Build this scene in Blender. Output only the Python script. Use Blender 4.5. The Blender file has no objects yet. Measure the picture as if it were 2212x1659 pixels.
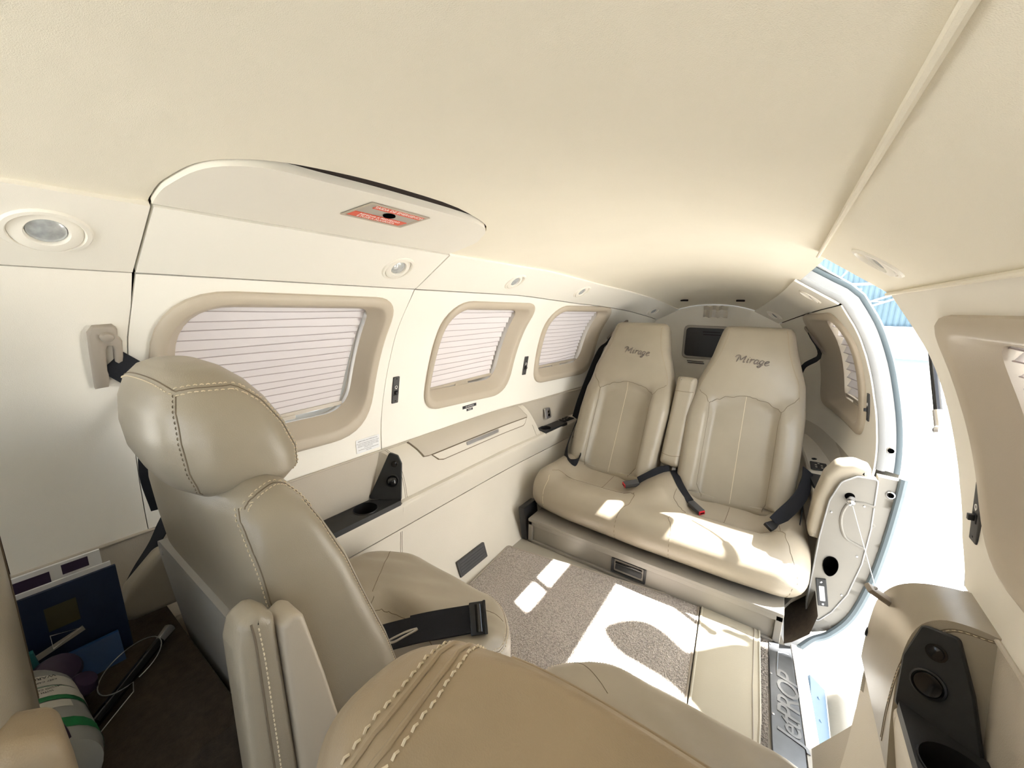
import bpy, bmesh, math, random
from mathutils import Vector, Matrix
from mathutils.geometry import delaunay_2d_cdt
from mathutils.bvhtree import BVHTree
random.seed(7)
sc = bpy.context.scene
COL = sc.collection
PI = math.pi

# ------------------------------------------------------------------ camera
cam_d = bpy.data.cameras.new('camera')
cam_d.sensor_width = 36.0
cam_d.lens = 837.0 / 2212.0 * 36.0
cam_d.clip_start = .01
cam_d.clip_end = 300
cam = bpy.data.objects.new('camera', cam_d)
COL.objects.link(cam)
_y, _p, _r = math.radians(34.59), math.radians(-11.41), math.radians(1.04)
_fw = Vector((-math.sin(_y) * math.cos(_p), math.cos(_y) * math.cos(_p), math.sin(_p)))
_r0 = Vector((math.cos(_y), math.sin(_y), 0))
_u0 = _r0.cross(_fw)
_rt = _r0 * math.cos(_r) + _u0 * math.sin(_r)
_up = _rt.cross(_fw)
cam.matrix_world = Matrix(((_rt.x, _up.x, -_fw.x, .332), (_rt.y, _up.y, -_fw.y, 0), (_rt.z, _up.z, -_fw.z, .94), (0, 0, 0, 1)))
sc.camera = cam

# ------------------------------------------------------------------ sky, sun, exposure
world = bpy.data.worlds.new('sky')
sc.world = world
world.use_nodes = True
wn = world.node_tree
wn.nodes.clear()
w_out = wn.nodes.new('ShaderNodeOutputWorld')
w_bg = wn.nodes.new('ShaderNodeBackground')
w_sky = wn.nodes.new('ShaderNodeTexSky')
w_sky.sky_type = 'HOSEK_WILKIE'
w_sky.turbidity = 6.0
w_sky.ground_albedo = .5
SUN_DIR = Vector((-.62, -.30, -1.0)).normalized()      # direction the light travels
w_sky.sun_direction = -SUN_DIR
w_mix = wn.nodes.new('ShaderNodeMixRGB')
w_mix.inputs[0].default_value = .62
w_mix.inputs[2].default_value = (.90, .965, 1.06, 1)
wn.links.new(w_sky.outputs[0], w_mix.inputs[1])
wn.links.new(w_mix.outputs[0], w_bg.inputs[0])
w_bg.inputs[1].default_value = 1.0
wn.links.new(w_bg.outputs[0], w_out.inputs[0])
sun_d = bpy.data.lights.new('sun', 'SUN')
sun_d.energy = 10.0
sun_d.angle = math.radians(.6)
sun_d.color = (1.0, .97, .92)
sun = bpy.data.objects.new('sun', sun_d)
COL.objects.link(sun)
sun.location = (3, 2, 5)
sun.rotation_euler = SUN_DIR.to_track_quat('-Z', 'Y').to_euler()
sc.view_settings.view_transform = 'Standard'
sc.view_settings.look = 'None'
sc.view_settings.gamma = 1.0
sc.view_settings.use_curve_mapping = False
sc.view_settings.exposure = 2.55
sc.cycles.use_denoising = True
sc.cycles.max_bounces = 12
sc.cycles.diffuse_bounces = 8
sc.cycles.glossy_bounces = 4
sc.cycles.transmission_bounces = 6
sc.cycles.transparent_max_bounces = 12
sc.cycles.caustics_reflective = False
sc.cycles.caustics_refractive = False
sc.cycles.sample_clamp_indirect = 6.0

# ------------------------------------------------------------------ materials
def srgb(r, g, b):
    f = lambda c: (c / 255 / 12.92) if c / 255 <= .04045 else ((c / 255 + .055) / 1.055) ** 2.4
    return (f(r), f(g), f(b), 1)
MATS = {}
def material(name, col, rough=.6, var=.06, scale=6.0, bump=0.0, bscale=120.0, metal=0.0, spec=.4, coat=0.0, bump2=0.0, b2scale=9.0, kind='noise', dist=.002):
    m = bpy.data.materials.new(name)
    m.use_nodes = True
    nt = m.node_tree
    b = nt.nodes['Principled BSDF']
    b.inputs['Roughness'].default_value = rough
    b.inputs['Metallic'].default_value = metal
    b.inputs['Specular IOR Level'].default_value = spec
    if coat:
        b.inputs['Coat Weight'].default_value = coat
        b.inputs['Coat Roughness'].default_value = .15
    tc = nt.nodes.new('ShaderNodeTexCoord')
    if var:
        n = nt.nodes.new('ShaderNodeTexNoise')
        n.inputs['Scale'].default_value = scale
        n.inputs['Detail'].default_value = 4
        nt.links.new(tc.outputs['Object'], n.inputs['Vector'])
        r = nt.nodes.new('ShaderNodeMapRange')
        r.inputs['From Min'].default_value = .3
        r.inputs['From Max'].default_value = .7
        r.inputs['To Min'].default_value = 1 - var
        r.inputs['To Max'].default_value = 1 + var
        nt.links.new(n.outputs['Fac'], r.inputs['Value'])
        mx = nt.nodes.new('ShaderNodeVectorMath')
        mx.operation = 'SCALE'
        mx.inputs[0].default_value = col[:3]
        nt.links.new(r.outputs['Result'], mx.inputs['Scale'])
        nt.links.new(mx.outputs['Vector'], b.inputs['Base Color'])
    else:
        b.inputs['Base Color'].default_value = col
    last = None
    for st, s, k in ((bump, bscale, kind), (bump2, b2scale, 'noise')):
        if not st:
            continue
        if k == 'voronoi':
            t = nt.nodes.new('ShaderNodeTexVoronoi')
            t.inputs['Scale'].default_value = s
            out = t.outputs['Distance']
        else:
            t = nt.nodes.new('ShaderNodeTexNoise')
            t.inputs['Scale'].default_value = s
            t.inputs['Detail'].default_value = 3
            out = t.outputs['Fac']
        nt.links.new(tc.outputs['Object'], t.inputs['Vector'])
        bp = nt.nodes.new('ShaderNodeBump')
        bp.inputs['Strength'].default_value = st
        bp.inputs['Distance'].default_value = dist
        nt.links.new(out, bp.inputs['Height'])
        if last:
            nt.links.new(last.outputs['Normal'], bp.inputs['Normal'])
        last = bp
    if last:
        nt.links.new(last.outputs['Normal'], b.inputs['Normal'])
    MATS[name] = m
    return m

material('wall_cream', (.82, .79, .72, 1), .55, .02, 3, .12, 900)
material('wall_ivory', (.86, .84, .78, 1), .5, .02, 3, .10, 900)
material('headliner', (.82, .775, .665, 1), .85, .035, 2.5, .25, 1200, spec=.15)
material('gap_dark', (.018, .010, .008, 1), .9, 0)
material('bezel_tan', (.50, .44, .355, 1), .45, .03, 4, .12, 700)
material('console', (.64, .60, .525, 1), .5, .03, 4, .15, 500, kind='voronoi')
material('console_tan', (.50, .455, .385, 1), .55, .03, 4, .15, 500, kind='voronoi')
material('leather', (.325, .285, .220, 1), .33, .06, 7, .12, 900, kind='voronoi', spec=.55, bump2=.35, b2scale=16, dist=.0012)
material('leather_cushion', (.335, .29, .222, 1), .36, .06, 8, .12, 900, kind='voronoi', spec=.55, bump2=.5, b2scale=14, dist=.0018)
material('leather_warm', (.34, .265, .175, 1), .42, .10, 9, .12, 900, kind='voronoi', spec=.45, bump2=.4, b2scale=20, dist=.0012)
material('seam_dark', (.17, .135, .095, 1), .8, 0)
material('thread', (.72, .63, .47, 1), .7, 0)
material('seat_shell', (.42, .41, .39, 1), .5, .03, 5, .2, 800)
material('plastic_cream', (.47, .415, .335, 1), .35, .02, 5, .05, 600, spec=.5)
material('black_plastic', (.012, .012, .013, 1), .38, 0, spec=.45)
material('black_satin', (.02, .021, .022, 1), .5, .1, 60, .1, 900)
material('black_gloss', (.006, .006, .007, 1), .12, 0, spec=.6)
material('charcoal', (.06, .06, .062, 1), .55, .05, 40)
material('hole_black', (.002, .002, .002, 1), .9, 0, spec=.0)
material('webbing', (.007, .008, .012, 1), .8, .15, 200, .5, 1500)
material('chrome', (.75, .75, .76, 1), .18, 0, metal=1)
material('silver', (.52, .52, .53, 1), .35, .04, 30, metal=.9)
material('sill_metal', (.20, .21, .225, 1), .36, .15, 14, .15, 60, metal=.9)
material('sill_letters', (.33, .34, .35, 1), .3, .05, 20, metal=.9)
material('white_paint', (.83, .83, .82, 1), .3, .02, 5, spec=.5)
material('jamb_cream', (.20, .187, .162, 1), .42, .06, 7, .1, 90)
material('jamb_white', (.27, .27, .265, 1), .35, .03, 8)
material('fold_shadow_grey', (.52, .465, .475, 1), .8, .05, 40)
material('rubber_blue', (.12, .15, .165, 1), .5, .05, 9)
material('sky_paint', (.075, .135, .20, 1), .35, .03, 8, spec=.5)
material('box_grey', (.25, .23, .20, 1), .4, .05, 6, .05, 400, spec=.5)
material('vinyl_floor', (.36, .335, .285, 1), .5, .04, 5, .15, 300)
material('vinyl_mat', (.42, .385, .305, 1), .5, .04, 5, .2, 250)
material('red_plastic', (.55, .02, .03, 1), .35, 0)
material('red_print', (.72, .12, .07, 1), .5, 0)
material('white_print', (.85, .84, .82, 1), .6, 0)
material('grey_print', (.30, .30, .33, 1), .6, 0)
material('dark_print', (.03, .03, .035, 1), .6, 0)
material('sign_grey', (.42, .39, .35, 1), .45, .04, 20)
material('placard_white', (.80, .82, .84, 1), .4, 0)
material('lens', (.55, .58, .60, 1), .12, .2, 90, spec=.7, metal=.35)
material('embroidery', (.15, .125, .105, 1), .7, .1, 100)
material('mirror_dark', (.045, .043, .042, 1), .35, .05, 10)
material('paper_white', (.75, .75, .76, 1), .5, .03, 20)
material('cover_navy', (.010, .022, .06, 1), .35, .2, 14)
material('cover_blue', (.008, .05, .16, 1), .35, .12, 10)
material('cover_teal', (.02, .16, .17, 1), .45, .25, 18)
material("jug_white", (.36, .37, .36, 1), .35, .05, 10)
material('label_green', (.01, .20, .06, 1), .45, .05, 20)
material('label_white', (.70, .68, .62, 1), .5, .03, 20)
material('dark_purple', (.035, .018, .05, 1), .5, .1, 30)
material('brown_carpet', (.045, .033, .022, 1), .95, .2, 80, .6, 300)
material('wire', (.45, .45, .42, 1), .35, 0, metal=.6)
material('concrete', (.62, .60, .56, 1), .9, .06, .8)
material('hangar_blue', (.15, .22, .26, 1), .6, .05, 1.5)
material('hangar_white', (.75, .75, .74, 1), .6, .03, 1.5)
material('stripe_blue', (.10, .19, .27, 1), .5, .03, 1.5)
material('step_cover', (.28, .26, .22, 1), .5, .05, 12, .2, 80)
material('step_grip', (.05, .052, .055, 1), .9, .25, 180, .6, 400)
material('bracket_taupe', (.33, .29, .245, 1), .45, .03, 6)
material('belt_brown', (.065, .06, .03, 1), .6, .1, 40)

# loop-pile carpet with light and dark tufts
def carpet(name, a, b_):
    m = material(name, a, .95, 0, spec=.1)
    nt = m.node_tree
    b = nt.nodes['Principled BSDF']
    tc = nt.nodes.new('ShaderNodeTexCoord')
    v = nt.nodes.new('ShaderNodeTexVoronoi')
    v.inputs['Scale'].default_value = 260
    n = nt.nodes.new('ShaderNodeTexNoise')
    n.inputs['Scale'].default_value = 210
    n.inputs['Detail'].default_value = 3
    r = nt.nodes.new('ShaderNodeValToRGB')
    r.color_ramp.elements[0].position = .36
    r.color_ramp.elements[0].color = b_
    r.color_ramp.elements[1].position = .60
    r.color_ramp.elements[1].color = a
    for t in (v, n):
        nt.links.new(tc.outputs['Object'], t.inputs['Vector'])
    nt.links.new(n.outputs['Fac'], r.inputs['Fac'])
    nt.links.new(r.outputs['Color'], b.inputs['Base Color'])
    bp = nt.nodes.new('ShaderNodeBump')
    bp.inputs['Strength'].default_value = .9
    bp.inputs['Distance'].default_value = .004
    nt.links.new(v.outputs['Distance'], bp.inputs['Height'])
    nt.links.new(bp.outputs['Normal'], b.inputs['Normal'])
carpet('carpet_loop', (.50, .455, .415, 1), (.31, .28, .255, 1))
carpet('carpet_dark', (.28, .25, .22, 1), (.13, .115, .10, 1))

# thin window pane: mostly lets light through, with a faint reflection
def pane_mat():
    m = bpy.data.materials.new('pane')
    m.use_nodes = True
    nt = m.node_tree
    nt.nodes.clear()
    o = nt.nodes.new('ShaderNodeOutputMaterial')
    tr = nt.nodes.new('ShaderNodeBsdfTransparent')
    tr.inputs[0].default_value = (.93, .95, .95, 1)
    gl = nt.nodes.new('ShaderNodeBsdfGlossy')
    gl.inputs['Roughness'].default_value = .03
    fr = nt.nodes.new('ShaderNodeFresnel')
    fr.inputs[0].default_value = 1.45
    mx = nt.nodes.new('ShaderNodeMixShader')
    nt.links.new(fr.outputs[0], mx.inputs[0])
    nt.links.new(tr.outputs[0], mx.inputs[1])
    nt.links.new(gl.outputs[0], mx.inputs[2])
    nt.links.new(mx.outputs[0], o.inputs[0])
    MATS['pane'] = m
pane_mat()
# pleated shade cloth: diffuse, lets daylight glow through
def shade_mat():
    m = bpy.data.materials.new('shade_cloth')
    m.use_nodes = True
    nt = m.node_tree
    nt.nodes.clear()
    o = nt.nodes.new('ShaderNodeOutputMaterial')
    d = nt.nodes.new('ShaderNodeBsdfDiffuse')
    d.inputs[0].default_value = (.80, .765, .765, 1)
    t = nt.nodes.new('ShaderNodeBsdfTranslucent')
    t.inputs[0].default_value = (.52, .485, .48, 1)
    mx = nt.nodes.new('ShaderNodeMixShader')
    mx.inputs[0].default_value = .10
    nt.links.new(d.outputs[0], mx.inputs[1])
    nt.links.new(t.outputs[0], mx.inputs[2])
    nt.links.new(mx.outputs[0], o.inputs[0])
    MATS['shade_cloth'] = m
shade_mat()
# clear adhesive tape
def tape_mat():
    m = bpy.data.materials.new('tape')
    m.use_nodes = True
    nt = m.node_tree
    nt.nodes.clear()
    o = nt.nodes.new('ShaderNodeOutputMaterial')
    tr = nt.nodes.new('ShaderNodeBsdfTransparent')
    gl = nt.nodes.new('ShaderNodeBsdfPrincipled')
    gl.inputs['Base Color'].default_value = (.55, .50, .42, 1)
    gl.inputs['Roughness'].default_value = .15
    mx = nt.nodes.new('ShaderNodeMixShader')
    mx.inputs[0].default_value = .55
    nt.links.new(tr.outputs[0], mx.inputs[1])
    nt.links.new(gl.outputs[0], mx.inputs[2])
    nt.links.new(mx.outputs[0], o.inputs[0])
    MATS['tape'] = m
tape_mat()
# ------------------------------------------------------------------ helpers
V = Vector
class MB:
    """collects geometry for ONE mesh object"""
    def __init__(s):
        s.v = []; s.f = []
    def add(s, vs, fs):
        o = len(s.v)
        s.v += [tuple(p) for p in vs]
        s.f += [[i + o for i in f] for f in fs]
        return s
    def box(s, c, d, rot=None, bev=0.0, seg=2):
        bm = bmesh.new()
        bmesh.ops.create_cube(bm, size=1.0)
        bmesh.ops.scale(bm, vec=V(d), verts=bm.verts)
        if bev:
            bmesh.ops.bevel(bm, geom=bm.edges[:], offset=bev, segments=seg, affect='EDGES', profile=.6)
        M = Matrix.Translation(V(c))
        if rot is not None:
            M = M @ (rot if isinstance(rot, Matrix) else Matrix.Rotation(rot, 4, 'Z'))
        bmesh.ops.transform(bm, matrix=M, verts=bm.verts)
        bm.verts.index_update()
        s.add([v.co[:] for v in bm.verts], [[v.index for v in f.verts] for f in bm.faces])
        bm.free()
        return s
    def loft(s, rings, closed=True, cap0=True, cap1=True):
        n = len(rings[0]); o = len(s.v)
        for r in rings:
            s.v += [tuple(p) for p in r]
        m = n if closed else n - 1
        for i in range(len(rings) - 1):
            for j in range(m):
                k = (j + 1) % n
                s.f.append([o + i * n + j, o + i * n + k, o + (i + 1) * n + k, o + (i + 1) * n + j])
        if closed and cap0:
            s.f.append([o + j for j in range(n)][::-1])
        if closed and cap1:
            s.f.append([o + (len(rings) - 1) * n + j for j in range(n)])
        return s
    def tube(s, path, r, n=8, caps=True, closed=False):
        P = [V(p) for p in path]
        rs = r if isinstance(r, (list, tuple)) else [r] * len(P)
        rings = []; ref = None
        for i, p in enumerate(P):
            a = P[(i - 1) % len(P)] if closed else P[max(i - 1, 0)]
            b = P[(i + 1) % len(P)] if closed else P[min(i + 1, len(P) - 1)]
            t = (b - a).normalized()
            if ref is None:
                ref = V((0, 0, 1)) if abs(t.z) < .9 else V((1, 0, 0))
            u = (ref - t * ref.dot(t)).normalized()
            ref = u
            w = t.cross(u)
            rings.append([p + (u * math.cos(2 * PI * k / n) + w * math.sin(2 * PI * k / n)) * rs[i] for k in range(n)])
        if closed:
            rings.append(rings[0])
        return s.loft(rings, True, caps and not closed, caps and not closed)
    def ribbon(s, path, wid, thick, side):
        """flat strap; side = width direction (one vector or one for each point)"""
        P = [V(p) for p in path]
        rings = []
        for i, p in enumerate(P):
            t = (P[min(i + 1, len(P) - 1)] - P[max(i - 1, 0)]).normalized()
            sd = V(side[i] if isinstance(side[0], (tuple, list, Vector)) else side)
            sd = (sd - t * sd.dot(t)).normalized()
            n = t.cross(sd)
            rings.append([p + sd * a * wid / 2 + n * b * thick / 2 for a, b in ((-1, -1), (1, -1), (1, 1), (-1, 1))])
        return s.loft(rings)
    def lathe(s, prof, c, ax=(0, 0, 1), n=24, cap=True):
        ax = V(ax).normalized()
        u = ax.orthogonal().normalized(); w = ax.cross(u)
        rings = [[V(c) + ax * h + (u * math.cos(2 * PI * k / n) + w * math.sin(2 * PI * k / n)) * max(r, 1e-5) for k in range(n)] for r, h in prof]
        return s.loft(rings, True, cap, cap)
    def plate(s, outline, frame, h0, h1, bev=0.0):
        """prism of a 2-D outline; frame = (origin, u, v, n)"""
        O, u, v, n = [V(q) for q in frame]
        P = [V((a, b)) for a, b in outline]
        pt = lambda q, h: O + u * q[0] + v * q[1] + n * h
        if bev:
            ins = inset(outline, bev)
            return s.loft([[pt(q, h0) for q in P], [pt(q, h1 - bev) for q in P], [pt(q, h1) for q in ins]])
        return s.loft([[pt(q, h0) for q in P], [pt(q, h1) for q in P]])
    def build(s, name, mat, parent=None, smooth=True, bevel=0.0, weld=False, angle=35):
        me = bpy.data.meshes.new(name)
        me.from_pydata(s.v, [], s.f)
        bm = bmesh.new(); bm.from_mesh(me)
        if weld:
            bmesh.ops.remove_doubles(bm, verts=bm.verts, dist=1e-5)
        bmesh.ops.recalc_face_normals(bm, faces=bm.faces)
        bm.to_mesh(me); bm.free()
        return finish(name, me, mat, parent, smooth, bevel, angle)
def finish(name, me, mat, parent=None, smooth=True, bevel=0.0, angle=35):
    me.materials.append(MATS[mat] if isinstance(mat, str) else mat)
    if smooth:
        me.polygons.foreach_set('use_smooth', [True] * len(me.polygons))
        me.set_sharp_from_angle(angle=math.radians(angle))
    o = bpy.data.objects.new(name, me)
    COL.objects.link(o)
    if bevel:
        b = o.modifiers.new('bevel', 'BEVEL')
        b.width = bevel; b.segments = 2; b.limit_method = 'ANGLE'; b.angle_limit = math.radians(40)
    if parent is not None:
        attach(o, parent)
    return o
def attach(o, parent):
    o.parent = parent
    if parent.type == 'EMPTY':
        o.matrix_parent_inverse = Matrix.Translation(parent.location).inverted()
def tag(o, label=None, cat=None, group=None, kind=None):
    if label: o['label'] = label
    if cat: o['category'] = cat
    if group: o['group'] = group
    if kind: o['kind'] = kind
    return o
def thing(name, label, cat, loc, group=None):
    o = bpy.data.objects.new(name, None)
    o.empty_display_size = .05
    COL.objects.link(o)
    o.location = loc
    return tag(o, label, cat, group)
def rounded(corners, radii, n=6, m=6):
    """closed outline with round corners, same number of points whatever the radii"""
    C = [V(c) for c in corners]; k = len(C); arcs = []
    for i in range(k):
        p, a, b = C[i], C[i - 1], C[(i + 1) % k]
        u = (a - p).normalized(); w = (b - p).normalized()
        r = radii[i] if isinstance(radii, (list, tuple)) else radii
        ang = u.angle(w)
        d = min(r / math.tan(ang / 2), .49 * (a - p).length, .49 * (b - p).length)
        s_, e_ = p + u * d, p + w * d
        arc = []
        for j in range(n + 1):
            t = j / n
            arc.append((s_ * (1 - t) ** 2 + p * (2 * t * (1 - t)) + e_ * t * t))
        arcs.append(arc)
    out = []
    for i in range(k):
        out += arcs[i]
        a, b = arcs[i][-1], arcs[(i + 1) % k][0]
        out += [a.lerp(b, j / m) for j in range(1, m)]
    return [(q.x, q.y) for q in out]
def inset(poly, d):
    P = [V(p) for p in poly]; n = len(P)
    area = sum(P[i].x * P[(i + 1) % n].y - P[(i + 1) % n].x * P[i].y for i in range(n))
    sg = 1 if area > 0 else -1
    out = []
    for i in range(n):
        a, b, c = P[i - 1], P[i], P[(i + 1) % n]
        t = (c - a)
        if t.length < 1e-9:
            t = b - a
        t = t.normalized()
        nrm = V((-t.y, t.x)) * sg
        out.append(tuple(b + nrm * d))
    return out
def in_poly(p, poly):
    x, y = p; c = False; j = len(poly) - 1
    for i in range(len(poly)):
        xi, yi = poly[i]; xj, yj = poly[j]
        if (yi > y) != (yj > y) and x < (xj - xi) * (y - yi) / (yj - yi) + xi:
            c = not c
        j = i
    return c
def dens(poly, step, closed=True):
    out = []; n = len(poly)
    for i in range(n if closed else n - 1):
        a = V(poly[i]); b = V(poly[(i + 1) % n])
        k = max(1, int(math.ceil((b - a).length / step)))
        out += [tuple(a.lerp(b, j / k)) for j in range(k)]
    if not closed:
        out.append(tuple(poly[-1]))
    return out
def fill2d(outline, holes=(), step=.03, jitter=False):
    """triangulate an outline with holes and inner grid points -> (verts2d, tris)"""
    loops = [list(outline)] + [list(h) for h in holes]
    vs, ed = [], []
    for L in loops:
        o = len(vs); n = len(L)
        vs += [V(p) for p in L]
        ed += [(o + i, o + (i + 1) % n) for i in range(n)]
    xs = [p[0] for p in outline]; ys = [p[1] for p in outline]
    if step:
        nx = int((max(xs) - min(xs)) / step); ny = int((max(ys) - min(ys)) / step)
        edge = [V(p) for L in loops for p in dens(L, step * .5)]
        cell = {}
        for q in edge:
            cell.setdefault((int(q.x / step), int(q.y / step)), []).append(q)
        for i in range(1, nx + 1):
            for j in range(1, ny + 1):
                p = (min(xs) + (max(xs) - min(xs)) * i / (nx + 1), min(ys) + (max(ys) - min(ys)) * j / (ny + 1))
                if not in_poly(p, outline) or any(in_poly(p, h) for h in holes):
                    continue
                q = V(p); ci, cj = int(q.x / step), int(q.y / step)
                near = any((q - e).length < step * .4 for a in (-1, 0, 1) for b in (-1, 0, 1) for e in cell.get((ci + a, cj + b), ()))
                if not near:
                    vs.append(q)
    r = delaunay_2d_cdt(vs, ed, [], 0, 1e-6)
    out_v = [tuple(p) for p in r[0]]
    tris = []
    for f in r[2]:
        c = (sum(out_v[i][0] for i in f) / len(f), sum(out_v[i][1] for i in f) / len(f))
        if in_poly(c, outline) and not any(in_poly(c, h) for h in holes):
            tris.append(list(f))
    return out_v, tris
def slab(mb, outline, h0, h1, r, frame, step=.03, top=None, bot=None, seg=4):
    """cushion-like plate: flat outline with rounded rims; top(u,v) / bot(u,v) add height"""
    O, u, v, n = frame if callable(frame) is False else (None,) * 4
    pt = frame if callable(frame) else (lambda a, b, h: V(O) + V(u) * a + V(v) * b + V(n) * h)
    top = top or (lambda a, b: 0); bot = bot or (lambda a, b: 0)
    N = len(outline); rings = []
    ang = [i * PI / 2 / seg for i in range(seg + 1)]
    def ringat(d, h, fn):
        L = inset(outline, d) if d > 1e-9 else outline
        return [pt(a, b, h + fn(a, b)) for a, b in L], L
    for t in reversed(ang):                       # bottom rim, from inside to outside
        rings.append(ringat(r * (1 - math.cos(t)), h0 + r * (1 - math.sin(t)), bot)[0])
    botL = inset(outline, r)
    last = None
    for t in ang:
        rg, last = ringat(r * (1 - math.cos(t)), h1 - r + r * math.sin(t), top)
        rings.append(rg)
    mb.loft(rings, True, False, False)
    for L, h, fn in ((last, h1, top), (botL, h0, bot)):
        vv, tt = fill2d(L, (), step)
        mb.add([pt(a, b, h + fn(a, b)) for a, b in vv], tt)
    return mb
def closest(obj):
    bm = bmesh.new(); bm.from_mesh(obj.data)
    t = BVHTree.FromBMesh(bm); bm.free()
    return t
def spline(pts, n=8, closed=False):
    P = [V(p) for p in pts]; out = []; k = len(P)
    rng = range(k if closed else k - 1)
    for i in rng:
        p1, p2 = P[i], P[(i + 1) % k]
        p0 = P[i - 1] if (closed or i > 0) else p1 * 2 - p2
        p3 = P[(i + 2) % k] if (closed or i + 2 < k) else p2 * 2 - p1
        for j in range(n):
            t = j / n
            out.append(.5 * (2 * p1 + (p2 - p0) * t + (2 * p0 - 5 * p1 + 4 * p2 - p3) * t * t + (3 * p1 - p0 - 3 * p2 + p3) * t ** 3))
    if not closed:
        out.append(P[-1])
    return out
def seam(parent, tree, pts, r=.0011, name='seam', mat='seam_dark', lift=0.0, n=6, sub=8):
    """thin line laid on a surface"""
    path = []
    for p in spline(pts, sub):
        loc, nrm, _, _ = tree.find_nearest(p)
        path.append(loc + nrm * lift)
    return MB().tube(path, r, n).build(name, mat, parent)
def stitches(parent, tree, pts, gap=.006, length=.0036, r=.0006, lift=.0006, side=0.0, name='stitching', mat='thread'):
    path = []
    for p in spline(pts, 14):
        loc, nrm, _, _ = tree.find_nearest(p)
        path.append((loc, nrm))
    mb = MB(); acc = 0.0
    for (a, na), (b, nb) in zip(path, path[1:]):
        d = b - a; L = d.length
        if L < 1e-7:
            continue
        t = d / L; s = acc
        while s < L:
            q = a + t * s; sd = t.cross(na).normalized() * side
            loc, nn, _, _ = tree.find_nearest(q + sd)
            m1 = loc - t * length / 2 + nn * lift * .2; m2 = loc + nn * (lift + r); m3 = loc + t * length / 2 + nn * lift * .2
            mb.tube([m1, m2, m3], r, 4)
            s += gap
        acc = s - L
    return mb.build(name, mat, parent)
def text_mesh(txt, size, frame, mat, name, parent=None, depth=.0006, shear=0.0, align='CENTER', bold=0.0, spacing=1.0):
    cu = bpy.data.curves.new(name, 'FONT')
    cu.body = txt; cu.size = size; cu.extrude = depth; cu.shear = shear; cu.align_x = align; cu.align_y = 'CENTER'
    cu.offset = bold; cu.space_character = spacing; cu.resolution_u = 3
    tmp = bpy.data.objects.new('tmp', cu); COL.objects.link(tmp)
    bpy.context.view_layer.update()
    me = bpy.data.meshes.new_from_object(tmp)
    bpy.data.objects.remove(tmp); bpy.data.curves.remove(cu)
    O, u, v, n = frame
    M = Matrix((( u[0], v[0], n[0], O[0]), (u[1], v[1], n[1], O[1]), (u[2], v[2], n[2], O[2]), (0, 0, 0, 1)))
    me.transform(M)
    me.name = name
    return finish(name, me, mat, parent, False)

# ------------------------------------------------------------------ cabin cross-section (half), lofted along the cabin
MID = [(.45, -.03), (.55, .18), (.61, .40), (.635, .55), (.622, .70), (.578, .85), (.50, .98), (.374, 1.063), (.19, 1.105), (0, 1.12)]
REAR = [(.28, -.03), (.36, .15), (.42, .35), (.44, .5), (.43, .63), (.39, .76), (.31, .872), (.19, .934), (.1, .955), (0, .962)]
TT = [(-2, 0), (1.20, 0), (1.5, .13), (1.65, .21), (1.9, .31), (2.05, .40), (2.2, .52), (2.35, .72), (2.5, 1), (2.7, 1.5)]
def taper(y):
    for i in range(len(TT) - 1):
        (a, p), (b, q) = TT[i], TT[i + 1]
        if y <= b:
            p0 = TT[i - 1] if i else (a - 1, p)
            p3 = TT[i + 2] if i + 2 < len(TT) else (b + 1, q + (q - p))
            m0 = (q - p0[1]) / (b - p0[0]); m1 = (p3[1] - p) / (p3[0] - a)
            t = (y - a) / (b - a); h = b - a
            return max(0, (2 * t ** 3 - 3 * t * t + 1) * p + (t ** 3 - 2 * t * t + t) * h * m0 + (-2 * t ** 3 + 3 * t * t) * q + (t ** 3 - t * t) * h * m1)
    return TT[-1][1]
def _cr(a, b, c, d, t):
    return .5 * (2 * b + (c - a) * t + (2 * a - 5 * b + 4 * c - d) * t * t + (3 * b - a - 3 * c + d) * t ** 3)
def half_curve(P, s):
    if s <= 6: i = max(0, min(int(s), 5)); lo, hi = 0, 6
    elif s < 7: i, lo, hi = 6, 6, 7
    else: i = min(int(s), 8); lo, hi = 7, 9
    t = s - i
    p1, p2 = P[i], P[i + 1]
    p0 = P[i - 1] if i - 1 >= lo else (2 * p1[0] - p2[0], 2 * p1[1] - p2[1])
    p3 = P[i + 2] if i + 2 <= hi else ((-p1[0], p1[1]) if i + 1 == 9 else (2 * p2[0] - p1[0], 2 * p2[1] - p1[1]))
    return _cr(p0[0], p1[0], p2[0], p3[0], t), _cr(p0[1], p1[1], p2[1], p3[1], t)
def sec(y, s, side=-1, off=0.0):
    """point on the inner lining; side -1 = window side, +1 = door side; off = outwards"""
    if s > 9:
        return sec(y, 18 - s, -side, off)
    T = taper(y); a = half_curve(MID, s); b = half_curve(REAR, s)
    x = a[0] + (b[0] - a[0]) * T; z = a[1] + (b[1] - a[1]) * T
    if off:
        e = .02
        a1 = half_curve(MID, max(0, s - e)); a2 = half_curve(MID, min(9, s + e))
        dx, dz = a2[0] - a1[0], a2[1] - a1[1]
        L = math.hypot(dx, dz) or 1
        nx, nz = dz / L, -dx / L
        if s >= 9: nx, nz = 0, 1
        x += nx * off; z += nz * off
    return V((side * x, y, z))
def s_of_z(y, z):
    lo, hi = 0.0, 6.0
    for _ in range(26):
        m = (lo + hi) / 2
        if sec(y, m).z > z: hi = m
        else: lo = m
    return (lo + hi) / 2
def wall_pt(y, z, side=-1, off=0.0):
    return sec(y, s_of_z(y, z), side, off)
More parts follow.
